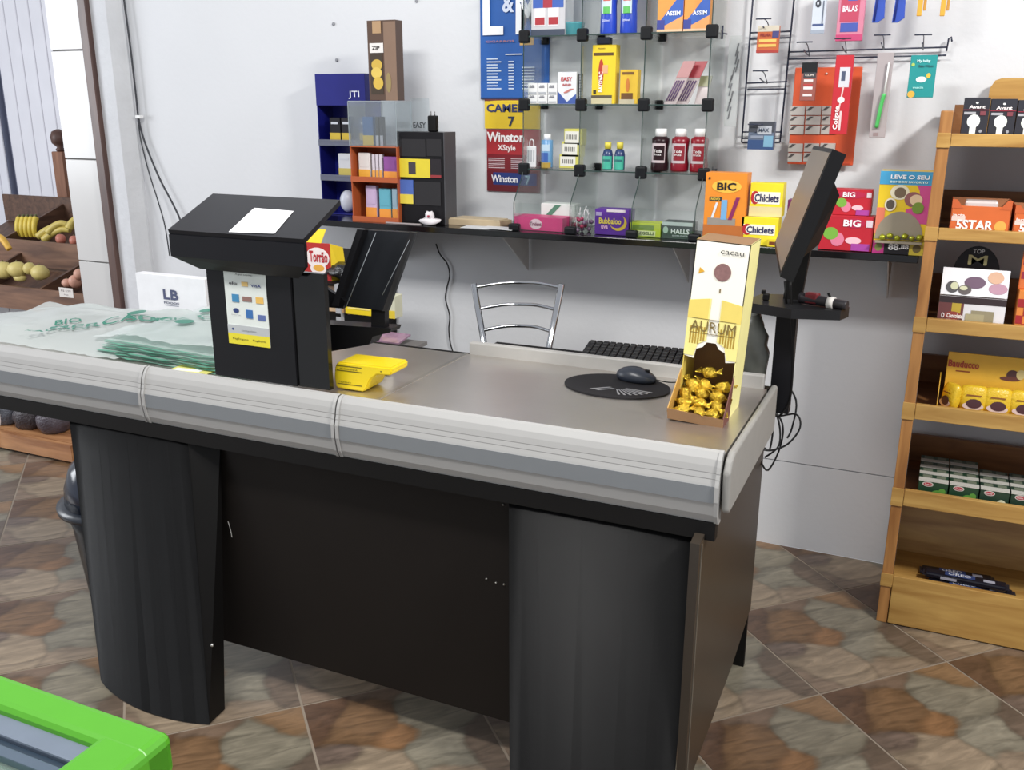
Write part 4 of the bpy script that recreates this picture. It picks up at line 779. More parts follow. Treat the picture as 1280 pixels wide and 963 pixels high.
pack('gum_box', 'purple gum box with yellow lettering in the bottom middle bay', 'box', 743, 785, 262, 297, SY + .055, .07, (96, 44, 160), [(.45, .18, .95, .80, (226, 190, 60), 'e'), (.42, .28, .88, .86, (96, 44, 160), 'e'), (.03, .74, .20, .88, (180, 160, 210)), (.35, .90, .9, 1.0, (226, 210, 220))], [('Bubbaloo', .46, .55, .24, .66, (240, 210, 80)), ('uva', .3, .30, .14, .2, (230, 170, 220))], z=ZB)
pack('candy_box', 'lime green candy box right of the purple gum box', 'box', 787, 825, 279, 301, SY + .055, .07, (196, 212, 50), [(.08, .50, .78, .85, (120, 150, 60)), (.06, .10, .84, .46, (226, 232, 170))], [('FREEGELLS', .45, .28, .22, .72, (60, 70, 50))], z=ZB)
pack('candy_box', 'grey-black candy box with white lettering in the glass case bottom right bay', 'box', 827, 865, 278, 302, SY + .055, .07, (64, 76, 74), [(.0, .78, 1, 1, (190, 204, 200)), (.03, .30, .20, .72, (170, 196, 180), 'e')], [('HALLS', .60, .46, .30, .60, (230, 234, 234)), ('EXTRA FORTE', .6, .2, .08, .5, (190, 200, 200))], z=ZB)
for px, Yd in ((795, .16), (845, .16), (700, .17)):
    pass

# ------------------------------------------------------------------ left group on the shelf
t = thing('cigarette_display', 'tall royal blue acrylic cigarette display with three shelves at the shelf left end', 'display stand', (0, 0, 0)); YD = 3.235
xa, xb = P(403, 255, Y=YD).x, P(463, 262, Y=YD).x; zt = P(432, 92, Y=YD).z; BLU = mat((24, 28, 122), .25)
dz = [ZS + .001, P(432, 222, Y=YD).z, P(432, 178, Y=YD).z, P(432, 132, Y=YD).z]
xa -= .0
obj('back_panel', G().box(xa, xb, YD + .10, YD + .106, ZS + .001, zt), BLU, t); obj('side_panel', G().box(xa, xa + .004, YD, YD + .10, ZS + .001, zt), BLU, t); obj('side_panel', G().box(xb - .004, xb, YD, YD + .10, ZS + .001, zt), BLU, t)
obj('header_panel', G().box(xa, xb, YD - .004, YD, dz[3], zt, bev=.001), BLU, t)
for z in dz: obj('shelf_plate', G().box(xa, xb, YD, YD + .10, z, z + .004), BLU, t)
for z in dz[1:3]: obj('price_rail', G().box(xa, xb, YD - .004, YD, z - .014, z + .010), glass((.55, .58, .72), .1, .1, .3), t)
lettering(t, [('JTI', (xa + xb) / 2 + .065, dz[3] + .04, .03, .05, (226, 228, 244), .01, YD - .006)])
def pk(px0, px1, pyt, pyb, Y, c, c2, lb, z, split=.35, gr='cigarette packets in the blue display'): return pack('cigarette_packet', lb, 'packet', px0, px1, pyt, pyb, Y, .022, c, [(0, 0, 1, split, c2), (.15, .72, .8, .82, (200, 204, 214))], [], z=z, group=gr)
pk(413, 426, 147, 175, YD + .02, (34, 32, 38), (214, 180, 40), 'black cigarette packet on the blue display top shelf, leftmost', dz[2] + .004)
pk(427.5, 439, 147, 175, YD + .02, (40, 38, 44), (214, 180, 40), 'black cigarette packet on the blue display top shelf, second from left', dz[2] + .004)
pk(450, 462, 147, 175, YD + .02, (40, 70, 130), (214, 180, 40), 'blue cigarette packet on the blue display seen through clear acrylic', dz[2] + .004)
pk(424, 440, 192, 221, YD + .02, (206, 208, 214), (200, 180, 80), 'white cigarette packet alone on the blue display middle shelf', dz[1] + .004)
g = G(); g.blob((0, 0, .045), (.034, .03, .045), 3); 
for v in g.bm.verts: v.co.z = max(0, v.co.z)
p = P(430, 256, Y=YD + .02); o = obj('white_container', g, mat((206, 210, 224), .4)); o.location = (p.x, YD + .05, dz[0] + .005); tag(o, 'rounded white plastic container in the bottom of the blue display', 'container')
# acrylic and orange display
YA = 3.09; xa, xb = P(441, 265, Y=YA).x, P(499, 272, Y=YA).x; zo = P(470, 183, Y=YA).z; zc1 = P(470, 127, Y=YA).z; zm = P(470, 226, Y=YA).z
t = thing('acrylic_display', 'orange acrylic packet display with clear upper case next to the blue display', 'display stand', (0, 0, 0)); ORA = mat((182, 86, 44), .25); DA = .115
obj('back_panel', G().box(xa, xb, YA + DA, YA + DA + .004, ZS + .001, zo), ORA, t); obj('side_panel', G().box(xa, xa + .004, YA, YA + DA, ZS + .001, zo), ORA, t); obj('side_panel', G().box(xb - .004, xb, YA, YA + DA, ZS + .001, zo), ORA, t)
for z in (ZS + .001, zm, zo - .004): obj('shelf_plate', G().box(xa + .004, xb - .004, YA, YA + DA, z, z + .004), ORA, t)
for z in (ZS + .005, zm): obj('front_rail', G().box(xa, xb, YA - .004, YA, z - .006, z + .014), ORA, t)
CL = glass((.93, .96, .97), .08, .03, .06)
for a in ((xa, xb, YA, YA + .003, zo, zc1), (xb - .003, xb, YA, YA + DA, zo, zc1), (xa, xa + .003, YA, YA + DA, zo, zc1), (xa, xb, YA + DA - .003, YA + DA, zo, zc1), (xa, xb, YA, YA + DA, zc1, zc1 + .003)): obj('clear_panel', G().box(*a), CL, t)
g = G()
for xx in (xa, xb): g.box(xx - .001, xx + .001, YA - .001, YA + .001, zo, zc1)
g.box(xa, xb, YA - .001, YA + .001, zc1 - .001, zc1 + .002); obj('clear_edge', g, mat((150, 160, 166), .3), t)
tt = lettering(t, [('EASY', 0, 0, .022, .055, (50, 54, 58), .02, 0)]); tt.rotation_euler = (0, 0, 0); tt.location = (xb + .036, YA + DA - .006, P(505, 156, Y=YA + DA).z)
obj('clear_panel', G().box(xb - .002, xb + .075, YA + DA, YA + DA + .003, zo + .02, zc1 + .012), CL, t)
OG = 'packets in the orange display'
def pk2(a, b, c_, d_, Y, c, c2, lb, z): return pack('cigarette_packet', lb, 'packet', a, b, c_, d_, Y, .02, c, [(0, 0, 1, .35, c2), (.1, .45, .9, .85, c)], [], z=z, group=OG)
zz = zm + .005
pk2(449, 463, 191, 218, YA + .03, (222, 214, 210), (236, 170, 50), 'wide pale packet on the orange display upper shelf, leftmost', zz)
for k, (a, nm) in enumerate(((465.5, 'second'), (470, 'third'), (474.5, 'fourth'))): pk2(a, a + 3.4, 193, 218, YA + .03, (206, 196, 206), (230, 160, 60), 'thin pale packet on the orange display upper shelf, %s from the left' % nm, zz)
pk2(480, 496, 196, 218, YA + .03, (140, 70, 150), (236, 150, 50), 'purple packet on the orange display upper shelf, rightmost', zz)
zz = ZS + .006
pk2(458, 471, 232, 262, YA + .03, (196, 170, 206), (236, 150, 50), 'lilac packet on the orange display lower shelf', zz)
pk2(474.5, 489, 236, 262, YA + .03, (90, 170, 190), (236, 150, 50), 'teal striped packet on the orange display lower shelf', zz)
pk2(490.5, 497, 236, 262, YA + .03, (150, 180, 196), (236, 150, 50), 'narrow grey-blue packet on the orange display lower shelf', zz)
for px, lb in ((479, 'fourth'), ):
    pass
# blue packets inside the clear case
for k, (a, b, nm) in enumerate(((454, 467, 'wide'), (470, 473.5, 'first thin'), (475.5, 479, 'second thin'))): pk2(a, b, 146, 174 + 3, YA + .05, (54, 96, 150) if k == 0 else (50, 54, 60), (206, 176, 50) if k == 0 else (180, 180, 190), nm + ' dark blue packet inside the clear case of the orange display', zo + .001)
# tall carton on top
pack('snack_carton', 'tall brown carton printed with golden potato snacks standing on the clear display', 'carton', 462, 497, 25, 121, YA + .03, .05, (86, 62, 48), [(.58, .0, 1, .98, (132, 104, 84)), (.08, .08, .52, .66, (60, 46, 30)), (.12, .38, .5, .52, (206, 170, 60), 'e'), (.1, .28, .48, .42, (222, 190, 80), 'e'), (.16, .14, .52, .30, (212, 176, 60), 'e'), (.08, .60, .56, .72, (222, 218, 214)), (.2, .84, .5, .99, (176, 140, 100)), (.62, .10, .8, .35, (150, 130, 80), 'e')], [('ZIP', .30, .66, .05, .28, (50, 40, 36))], z=zc1 + .004)
# black display
YK = 3.11; xa, xb = P(498, 266, Y=YK).x, P(556, 268, Y=YK).x; zk = P(525, 165, Y=YK).z
t = thing('black_display', 'black shelf display with yellow cards and dark windows right of the orange display', 'display stand', (0, 0, 0)); DB = mat((26, 25, 28), .3)
xa += .002
obj('housing', G().box(xa, xb, YK, YK + .09, ZS + .001, zk, bev=.002), DB, t); obj('side_cover', G().box(xb, xb + .003, YK, YK + .09, ZS + .001, zk), mat((74, 74, 78), .5), t, 'grey side cover')
def face(px0, px1, pyt, pyb): a, b = P(px0, pyb, Y=YK), P(px1, pyt, Y=YK); return a.x, b.x, a.z, b.z
for q in ((500, 532, 174, 195), (534, 552, 174, 195), (519, 551, 228, 256)): x0_, x1_, z0_, z1_ = face(*q); obj('window_pane', G().box(x0_, x1_, YK - .003, YK, z0_, z1_), mat((40, 38, 40), .08), t)
x0_, x1_, z0_, z1_ = face(499, 538, 199, 221); g = G(); g.box(x0_, x1_, YK - .005, YK - .001, z0_, z1_); g.box(x0_ + .045, x0_ + .075, YK - .006, YK - .004, z0_ + .012, z1_ - .012, 1); obj('yellow_card', g, [mat((226, 204, 40), .4), mat((60, 50, 60))], t)
x0_, x1_, z0_, z1_ = face(539, 552, 199, 222); g = G(); g.box(x0_, x1_, YK - .005, YK - .001, z0_, z1_); g.box(x0_, x1_, YK - .006, YK - .004, z0_, z0_ + .01, 1); obj('dark_card', g, [mat((44, 40, 44), .4), mat((150, 40, 44))], t)
x0_, x1_, z0_, z1_ = face(499, 517, 225, 254); g = G(); g.box(x0_, x1_, YK - .006, YK - .001, z0_, z1_); g.box(x0_, x1_, YK - .008, YK - .005, z0_, z0_ + .035, 1); obj('info_card', g, [mat((70, 100, 180), .4), mat((226, 204, 60))], t)
p = P(540, 165, Y=YK + .04); t = thing('power_adapter', 'black plug adapter with two pins standing on the black display', 'adapter', (p.x, YK + .05, zk)); obj('body', G().box(-.018, .018, -.012, .012, 0, .058, bev=.005), BLK2, t)
for sx in (-.008, .008): obj('pin', G().tube([(sx, 0, .056), (sx, 0, .072)], .0018), mat((120, 120, 120), .3, .8), t)
# crumpled white figurine, strip, cardboard, papers
p = P(537, 279, Y=3.08); t = thing('crumpled_paper', 'small crumpled white and red paper on the shelf in front of the black display', 'paper', (p.x, 3.085, ZS + .001)); g = G(); g.blob((0, 0, .014), (.040, .02, .015), 2, .3, seed=3); g.blob((-.002, 0, .032), (.016, .014, .02), 2, .3, seed=4)
for v in g.bm.verts: v.co.z = max(0, v.co.z)
obj('paper_ball', g, mat((226, 220, 224), .6), t, None); obj('red_mark', G().blob((.0, -.014, .034), (.006, .004, .006), 1), mat((170, 40, 70)), t)
a, b = P(483, 273, Y=3.075), P(526, 275, Y=3.075); o = obj('plastic_strip', G().box(a.x, b.x, 3.068, 3.078, ZS + .001, ZS + .005), mat((170, 160, 160), .4)); tag(o, 'thin pale strip lying at the shelf edge under the orange display', 'strip')
p = P(597, 274, Y=3.16); t = thing('cardboard_piece', 'flat brown cardboard piece with a pale edge left of the glass case', 'cardboard', (p.x, 3.19, ZS + .001), .06); g = G(); g.slab([(-.12, -.05, 0), (.10, -.06, 0), (.115, .02, 0), (.02, .06, 0), (-.10, .05, 0)], (0, 0, .020)); obj('sheet', g, mat((176, 156, 124), .7), t); obj('top_sheet', G().slab([(-.11, -.045, .020), (.095, -.055, .020), (.10, .02, .020), (-.09, .045, .020)], (0, 0, .004)), mat((190, 172, 140), .7), t)
for i, (px, rz_, lb) in enumerate(((605, .1, 'white sheet of paper at the shelf edge below the cardboard'), (628, -.12, 'white sheet of paper partly under the left foot of the glass case'))):
    p = P(px, 285, Y=3.10); o = obj('paper_sheet', G().box(-.07, .07, -.035, .035, 0, .0015), mat((206, 208, 210), .6)); o.location = (p.x - .01, 3.10, ZS + .001 + .0016 * i); o.rotation_euler = (0, 0, rz_); tag(o, lb, 'paper')

# ------------------------------------------------------------------ right group on the shelf
pack('lighter_display', 'orange lighter display box right of the glass case', 'display box', 878, 929, 216, 297, SY + .02, .07, (240, 140, 30), [(.0, .0, 1, .26, (190, 104, 40)), (.10, .26, .78, .36, (150, 140, 130)), (.16, .72, .88, .90, (250, 190, 60), 'e'), (.12, .60, .42, .66, (60, 50, 50)), (.18, .36, .34, .58, (220, 224, 230), 'd'), (.42, .34, .56, .62, (110, 170, 220)), (.60, .34, .86, .66, (140, 30, 90), 'd'), (.07, .90, .12, .94, (60, 40, 30), 'e')], [('BIC', .52, .81, .11, .46, (40, 36, 40)), ('NOVO', .27, .63, .035, .22, (240, 200, 60))], z=ZB)
for j, (a, b, c, d_, zz_) in enumerate(((925, 971, 272, 306, ZB), (936, 977, 229, 266, None))):
    pack('gum_box', 'yellow gum box with dark blue lettering on white, ' + ('lower one of the stacked pair' if j == 0 else 'upper one of the stacked pair'), 'box', a, b, c, d_, SY + .02 + .02 * j, .06, (244, 224, 30), [(.06, .38, .92, .74, (240, 236, 222)), (.03, .36, .30, .76, (190, 30, 40), 'e'), (.12, .42, .34, .70, (240, 236, 222), 'e')] + ([(.0, .0, 1, .30, (220, 206, 150))] if j else []), [('Chiclets', .52, .56, .24, .74, (40, 40, 90))], z=(ZB if j == 0 else ZB + P(948, 272, Y=SY + .02).z - ZB + .001))
pack('candy_box', 'small purple candy box just left of the monitor, behind it', 'box', 980, 1000, 250, 309, SY + .09, .05, (120, 40, 110), [(.1, .1, .9, .4, (230, 190, 60))], [], z=ZB)
pack('candy_box', 'small yellow candy box hidden mostly behind the monitor', 'box', 958, 984, 300, 315, SY + .003, .02, (226, 200, 30), [(.1, .3, .6, .7, (120, 60, 20))], [], z=ZB)
for j, (a, b, c, d_) in enumerate(((1022, 1089, 270, 312), (1040, 1088, 237, 268))):
    zz_ = ZB if j == 0 else ZB + (P(1050, 270, Y=SY + .02).z - ZB) + .001
    pack('gum_box', 'red gum box with fruit picture, ' + ('lower of the pair right of the monitor' if j == 0 else 'upper of the pair right of the monitor'), 'box', a, b, c, d_, SY + .02 + .02 * j, .06, (196, 26, 44), [(.45 if j == 0 else .1, .66, .84, .94, (190, 30, 70), 'e'), (.22, .12, .48, .52, (226, 120, 150), 'e'), (.08, .30, .36, .66, (120, 180, 60), 'e'), (.5, .2, .8, .40, (240, 190, 200), 'e'), (.62, .02, .96, .22, (170, 60, 160), 'r'), (.86, .70, .98, .9, (220, 200, 210))], [('BIG', .60 if j == 0 else .40, .80, .20, .32, (250, 236, 240))], z=zz_)
t, W_2, H_2 = pack('bonbon_display', 'blue, yellow and pink LEVE O SEU bonbon display at the wall shelf right end', 'display box', 1090, 1156, 214, 315, SY + .012, .08, (236, 200, 26), [(.55, .38, 1, .84, (206, 70, 140), 'r'), (.30, .55, .78, .88, (236, 200, 26), 'e'), (0, .84, 1, 1, (60, 160, 210)), (.0, .24, .16, .56, (230, 120, 90)), (.02, .20, .92, .52, (150, 140, 120), 'a'), (.02, .18, .92, .22, (150, 140, 120)),
    (.22, .66, .58, .84, (230, 222, 190), 'e'), (.30, .68, .52, .81, (120, 100, 76), 'e'), (.50, .58, .82, .76, (150, 90, 90), 'e'), (.60, .60, .84, .73, (230, 200, 160), 'e'), (.14, .52, .36, .68, (224, 216, 196), 'e'), (.17, .54, .33, .66, (90, 80, 70), 'e'), (.66, .50, .88, .64, (120, 150, 50), 'e'),
    (.0, .0, 1, .16, (40, 38, 42)), (.0, .0, .22, .16, (180, 40, 120)), (.04, .03, .18, .13, (120, 130, 60), 'e'), (.70, .0, 1, .17, (206, 184, 50)), (.76, .03, .92, .13, (110, 96, 50), 'e'), (.26, -.02, .66, -.005, (200, 200, 200))],
    [('LEVE O SEU', .56, .935, .05, .72, (244, 248, 250)), ('BOMBOM FAVORITO', .55, .875, .026, .70, (220, 240, 220)), ('88', .40, .09, .08, .20, (236, 236, 236)), (',88', .60, .09, .06, .18, (240, 240, 240))], z=ZB)
for k in range(6):
    g = G(); g.blob((0, 0, 0), .010, 1, .25, seed=k); o = obj('wrapped_bonbon', g, mat((170, 176, 40), .25, .5, vary=.4, scale=90)); o.parent = None
    o.location = t.location + Vector((-.05 + k * .021, -.010, .050 + .005 * (k % 2))); tag(o, 'lime-gold wrapped bonbon in the LEVE O SEU display opening, %s from the left' % ('first', 'second', 'third', 'fourth', 'fifth', 'sixth')[k], 'candy', 'bonbons in the wall shelf display')
ledge = obj('ledge', G().box(-W_2 * .46, W_2 * .42, -.022, .0, .034, .040), mat((150, 140, 120)), t)

# ------------------------------------------------------------------ wire rack and hanging goods
WIRE = mat((44, 50, 72), .35); YW = 3.335
wr = thing('wire_rack', 'dark blue wire ladder rack with crossbar screwed to the wall', 'rack', (0, 0, 0)); rW = .0032
def wire(name, pts, r=rW, smooth=False): return obj(name, G().tube([P(a, b, Y=YW + dy) for a, b, *q in pts for dy in [q[0] if q else 0]], r, 6, smooth=smooth), WIRE, wr)
wire('frame_rod', [(944, -30), (941, 0), (927, 178)]); wire('frame_rod', [(996, -30), (992.5, 0), (975, 178)]); wire('frame_rod', [(927, 178), (975, 178)])
for a, b in (((939, 41), (989, 39)), ((938, 49), (989, 47)), ((934, 104), (984, 102)), ((934, 112), (983, 111)), ((928, 165), (977, 165)), ((928, 173), (976, 173)), ((985, 65), (1183, 59)), ((985, 74), (1183, 69))): wire('crossbar', [a, b], .0026)
wire('end_hook', [(1183, 64), (1186, 48), (1189, 46), (1190, 52)], .0026)
HK = mat((44, 50, 72), .35)
def hook(px, py, dropx=8, dropy=-20, wd=20):     # a price-tab hook reaching out of the wall
    a = P(px, py, Y=YW); b = a + Vector((-.0, -.14, .012)); tip = a + Vector((0, -.14, .035)); g = G()
    g.tube([a, a + Vector((0, -.07, .004)), b], .0022, 6); g.tube([a + Vector((0, 0, .0)), a + Vector((0, -.07, .03)), tip], .0016, 5); g.tube([tip + Vector((-.024, 0, 0)), tip + Vector((.024, 0, 0))], .0022, 5)
    obj('hook', g, HK, wr); return b
for px, py in ((963, 42), (959, 104), (953, 168), (1012, 70), (1058, 66), (1105, 62), (1154, 62)): hook(px, py)
def hang(name, label, cat, px0, px1, pyt, pyb, Y, c, prints=(), texts=(), **k): return pack(name, label, cat, px0, px1, pyt, pyb, Y, k.pop('depth', .012), c, prints, texts, body='packet', bev=.001, **k)
hang('battery_blister', 'orange battery blister card hanging on the left ladder rack', 'packet', 945, 972, 32, 66, 3.21, (196, 90, 40), [(.0, .78, 1, 1, (200, 190, 170)), (.1, .40, .9, .50, (230, 190, 90)), (.1, .22, .9, .32, (230, 180, 80)), (.7, .55, 1, .8, (60, 60, 120)), (0, 0, 1, .1, (170, 50, 40))], [('PILHA', .4, .66, .12, .5, (150, 40, 40))], depth=.02)
hang('razor_pack', 'blue and grey razor pack hanging at the bottom of the ladder rack', 'packet', 934, 966, 152, 187, 3.21, (90, 104, 128), [(.0, .62, 1, 1, (60, 64, 74)), (.35, .55, .9, .85, (170, 176, 186)), (0, .0, 1, .35, (40, 70, 120)), (.62, .1, .98, .5, (110, 160, 190)), (.1, .4, .6, .5, (130, 140, 160))], [('MAX', .60, .70, .14, .4, (60, 70, 90))], depth=.03)
hang('earphone_packet', 'white blister with black earphones cut by the top edge of the wall', 'packet', 1013, 1030, -40, 42, 3.22, (196, 204, 216), [(.0, .0, 1, .06, (150, 160, 176)), (.2, .40, .6, .52, (50, 54, 66), 'e'), (.3, .44, .45, .49, (200, 205, 215), 'e'), (.1, .12, .9, .15, (60, 80, 130)), (.75, .15, .83, .5, (90, 100, 120))], [])
hang('sweets_bag', 'pink and blue plastic sweets bag hanging left of two blue packets', 'packet', 1044, 1077, -30, 51, 3.22, (206, 120, 146), [(.1, .30, .8, .75, (190, 60, 90)), (.15, .14, .8, .28, (60, 80, 170)), (.35, .62, .7, 1, (40, 90, 190)), (.0, .0, 1, .10, (196, 60, 110))], [('BALAS', .45, .5, .10, .55, (240, 220, 230))], depth=.03)
for px, c, lb, c2 in ((1097, (40, 74, 180), 'blue pointed plastic brush hanging, left one of two at the top edge', 0), (1122, (40, 74, 180), 'blue pointed plastic brush hanging, right one of two at the top edge', 0), (1150, (226, 166, 50), 'yellow-orange spatula handle hanging at the top edge, left one of two', 1), (1179, (226, 166, 50), 'yellow-orange spatula handle hanging at the top edge, right one of two', 1)):
    a, b = P(px, -40, Y=3.22), P(px - (2 if c2 == 0 else 1), 28 if c2 == 0 else 20, Y=3.22)
    nm = 'blue_brush' if c2 == 0 else 'bamboo_spatula'
    t = thing(nm, lb, 'brush' if c2 == 0 else 'spatula', b)
    if c2 == 0:
        g = G(); g.slab([(-.012, 0, 0), (.004, 0, 0), (.022, 0, .012), (.018, 0, .10), (0, 0, a.z - b.z), (-.006, 0, .10)], (0, .012, 0)); obj('bristle_head', g, mat(c, .4), t); obj('spine', G().tube([(-.006, -.001, .004), (.004, -.001, a.z - b.z)], .003, 5), mat((30, 50, 140)), t)
    else:
        obj('grip', G().box(-.008, .006, 0, .01, 0, a.z - b.z, bev=.002), mat(c, .4), t); obj('second_grip', G().box(.008, .016, .002, .01, .015, a.z - b.z, bev=.002), mat((200, 140, 50), .4), t)
hang('clip_blister', 'black header blister of silver clips hanging over the orange board', 'packet', 999, 1018, 78, 126, 3.20, (150, 80, 70), [(.0, .72, 1, 1, (30, 32, 36)), (.15, .60, .95, .74, (60, 60, 66)), (.2, .50, .8, .56, (220, 214, 214)), (.2, .30, .8, .37, (226, 220, 220)), (.2, .12, .8, .18, (220, 210, 210)), (.2, .40, .8, .44, (190, 60, 60))], [('CLIPS', .55, .67, .05, .6, (210, 200, 190))])
hang('toothbrush_pack', 'red toothbrush pack with sideways white lettering hanging over the orange board', 'packet', 1036, 1058, 69, 168, 3.20, (200, 28, 44), [(.28, .60, .86, .85, (206, 206, 214)), (.40, .68, .62, .80, (70, 80, 110)), (.38, .30, .62, .62, (232, 190, 190), 'd'), (.3, .40, .7, .48, (240, 226, 226), 'e'), (.5, .05, .62, .30, (230, 200, 200))], [], depth=.014)
t = bpy.data.objects['toothbrush_pack']; l_ = lettering(t, [('Colgate', 0, 0, .018, .07, (246, 240, 240), .02, 0)]); l_.rotation_euler = (0, -PI / 2, 0); l_.location = (-.008, -.004, .05)
t = hang('toothbrush_pack', 'grey pack holding a green toothbrush hanging right of the red pack', 'packet', 1086, 1106, 66, 172, 3.21, (168, 158, 160), [(.25, .02, .55, .06, (150, 130, 130))], [], depth=.006)[0]
obj('toothbrush', G().tube([(-.004, -.006, .03), (.002, -.008, .09), (.008, -.008, .13)], .006, 8), mat((70, 190, 90), .35), t, 'green toothbrush'); obj('brush_head', G().tube([(.008, -.008, .13), (.012, -.008, .22)], .003, 6), mat((226, 230, 228), .4), t)
hang('soap_packet', 'teal packet with white cloud print hanging at the right of the crossbar', 'packet', 1133, 1166, 69, 122, 3.20, (20, 146, 146), [(.28, .36, .68, .50, (226, 240, 240), 'e'), (.66, .46, .82, .58, (226, 190, 60), 'e'), (.02, .0, .30, .16, (236, 176, 60), 'e'), (.05, .74, .18, .82, (170, 200, 90), 'e')], [('My baby', .5, .86, .08, .5, (200, 236, 236)), ('Baby Wipes', .6, .74, .07, .55, (30, 90, 100)), ('macia', .4, .24, .05, .4, (150, 220, 216))], depth=.01)
# orange board with razor sachets
YO = 3.325; a, b = P(984, 205, Y=YO), P(1066, 206, Y=YO); zt = P(1030, 84, Y=YO).z; zb_ = a.z
t = thing('razor_board', 'orange-red sales board with rows of silver razor sachets on the wall', 'board', (0, 0, 0))
obj('backing', G().box(a.x, b.x, YO, YO + .008, zb_, zt, bev=.003), mat((212, 78, 34), .4), t)
for r, cs in ((135, 3), (147, 3), (159, 3), (181, 3), (193, 3)):
    for c in range(cs):
        p = P(988 + c * 20 - (r - 135) * .05, r + 9 - c * .1, Y=YO - .004); s_ = obj('razor_sachet', G().box(-.025, .023, 0, .004, 0, .028, bev=.001, seg=1), mat((186, 180, 174), .35, .2), t); s_.location = (p.x + .022, YO - .005, p.z)
        g = G(); g.tri([(-.024, .014), (-.014, .014), (.0, .026), (-.012, .026)], -.0012); obj('sachet_flash', g, mat((70, 66, 66)), s_); s_['label'] = 'silver razor sachet'
g = G(); g.rect(a.x + .01, b.x - .01, zb_ + .004, zb_ + .008, YO - .001); 
obj('printed_front', g, mat((190, 60, 30)), t); obj('pin', G().blob((a.x + .10, YO - .002, zt - .02), .004, 1), mat((200, 190, 180)), t)
# clear sleeve at right side of the glass case
t = thing('clear_sleeve', 'grey transparent leaflet sleeve hanging beside the glass case right edge', 'sleeve', (0, 0, 0)); a, b = P(888, 160, Y=3.22), P(906, 60, Y=3.22)
obj('sheet', G().box(-.705, -.665, 3.30, 3.304, P(895, 158, Y=3.3).z, P(895, 45, Y=3.3).z), glass((.86, .88, .88), .10, .1, .5), t); g = G(); rg = random.Random(4)
for k in range(9): xx = -.70 + rg.uniform(0, .022); zz_ = 1.55 + k * .025; g.slab([(xx, 3.298, zz_), (xx + .004, 3.298, zz_), (xx + .012, 3.298, zz_ + .04), (xx + .007, 3.298, zz_ + .04)], (0, .001, 0))
obj('printed_front', g, mat((110, 112, 116)), t)
g = G(); p = P(907, 42, Y=3.33); g.tube([p + Vector((0, .02, 0)), p + Vector((-.0, -.05, .0)), p + Vector((0, -.05, .012))], .003); g.tube([p + Vector((0, -.05, -.02)), p + Vector((0, -.05, .022))], .0035); tag(obj('wall_hook', g, WIRE), 'short black wall hook between the glass case and the wire rack', 'hook')
g = G(); p = P(893, 215, Y=3.34); g.tube([p, p + Vector((0, -.03, -.0)), p + Vector((0, -.03, .02))], .003); g.box(p.x - .004, p.x + .004, 3.34, 3.359, p.z - .01, p.z + .01); tag(obj('wall_hook', g, WIRE), 'short black wall hook just above the orange lighter display', 'hook')

# ------------------------------------------------------------------ wooden shelving unit
WD = wood((166, 118, 52), (204, 160, 84), 'x', .35); WD2 = wood((150, 96, 46), (190, 132, 70), 'z', .4); WDK = wood((120, 76, 40), (156, 104, 58), 'x', .45)
un = thing('wooden_shelving_unit', 'varnished pine shelving unit with lipped shelves at the right wall', 'shelving unit', (0, 0, 0))
UY, UB, XU0, XU1 = 2.93, 3.33, -.033, 1.05
for a, b in ((XU0, XU0 + .032), (XU1 - .032, XU1)): obj('side_board', G().box(a, b, UY + .001, UB, 0, 1.582, bev=.002), WD2, un)
lips = [(1.488, 1.522), (1.231, 1.264), (.963, 1.003), (.694, .741), (.412, .465)]
for i, (z0_, z1_) in enumerate(lips):
    obj('shelf_lip', G().box(XU0 + .034, XU1 - .034, UY - .004, UY + .014, z0_, z1_, bev=.002), WD, un)
    obj('lip_end', G().box(XU0 - .002, XU0 + .033, UY - .004, UY, z0_ - .004, z1_ + .002, bev=.001), WD, un)
    obj('shelf_board', G().box(XU0 + .033, XU1 - .033, UY + .014, UB - .02, z0_ + .006, z0_ + .018), WDK, un)
    obj('back_slat', G().box(XU0 + .033, XU1 - .033, UB - .02, UB - .004, z0_ + .018, z0_ + .11), WDK, un)
obj('bottom_front', G().box(XU0 + .034, XU1 - .034, UY - .004, UY + .016, 0.004, .172, bev=.002), WD, un)
obj('lip_end', G().box(XU0 - .002, XU0 + .033, UY - .004, UY, .13, .175, bev=.001), WD, un)
obj('bottom_board', G().box(XU0 + .033, XU1 - .033, UY + .016, UB - .02, .10, .112), WD, un)
obj('bottom_back', G().slab([(XU0 + .033, UB - .07, .112), (XU1 - .033, UB - .07, .112), (XU1 - .033, UB - .02, .33), (XU0 + .033, UB - .02, .33)], (0, .014, 0)), WD, un)
g = G(); za = 1.50; xh = P(1236, 120, Y=3.3).x
g.slab([(xh, UB - .02, za), (XU1 - .2, UB - .02, za), (XU1 - .2, UB - .02, 1.675), (xh + .03, UB - .02, 1.675), (xh + .012, UB - .02, 1.668), (xh, UB - .02, 1.645)], (0, .016, 0)); obj('header_board', g, WD, un)
UG = UY + .02
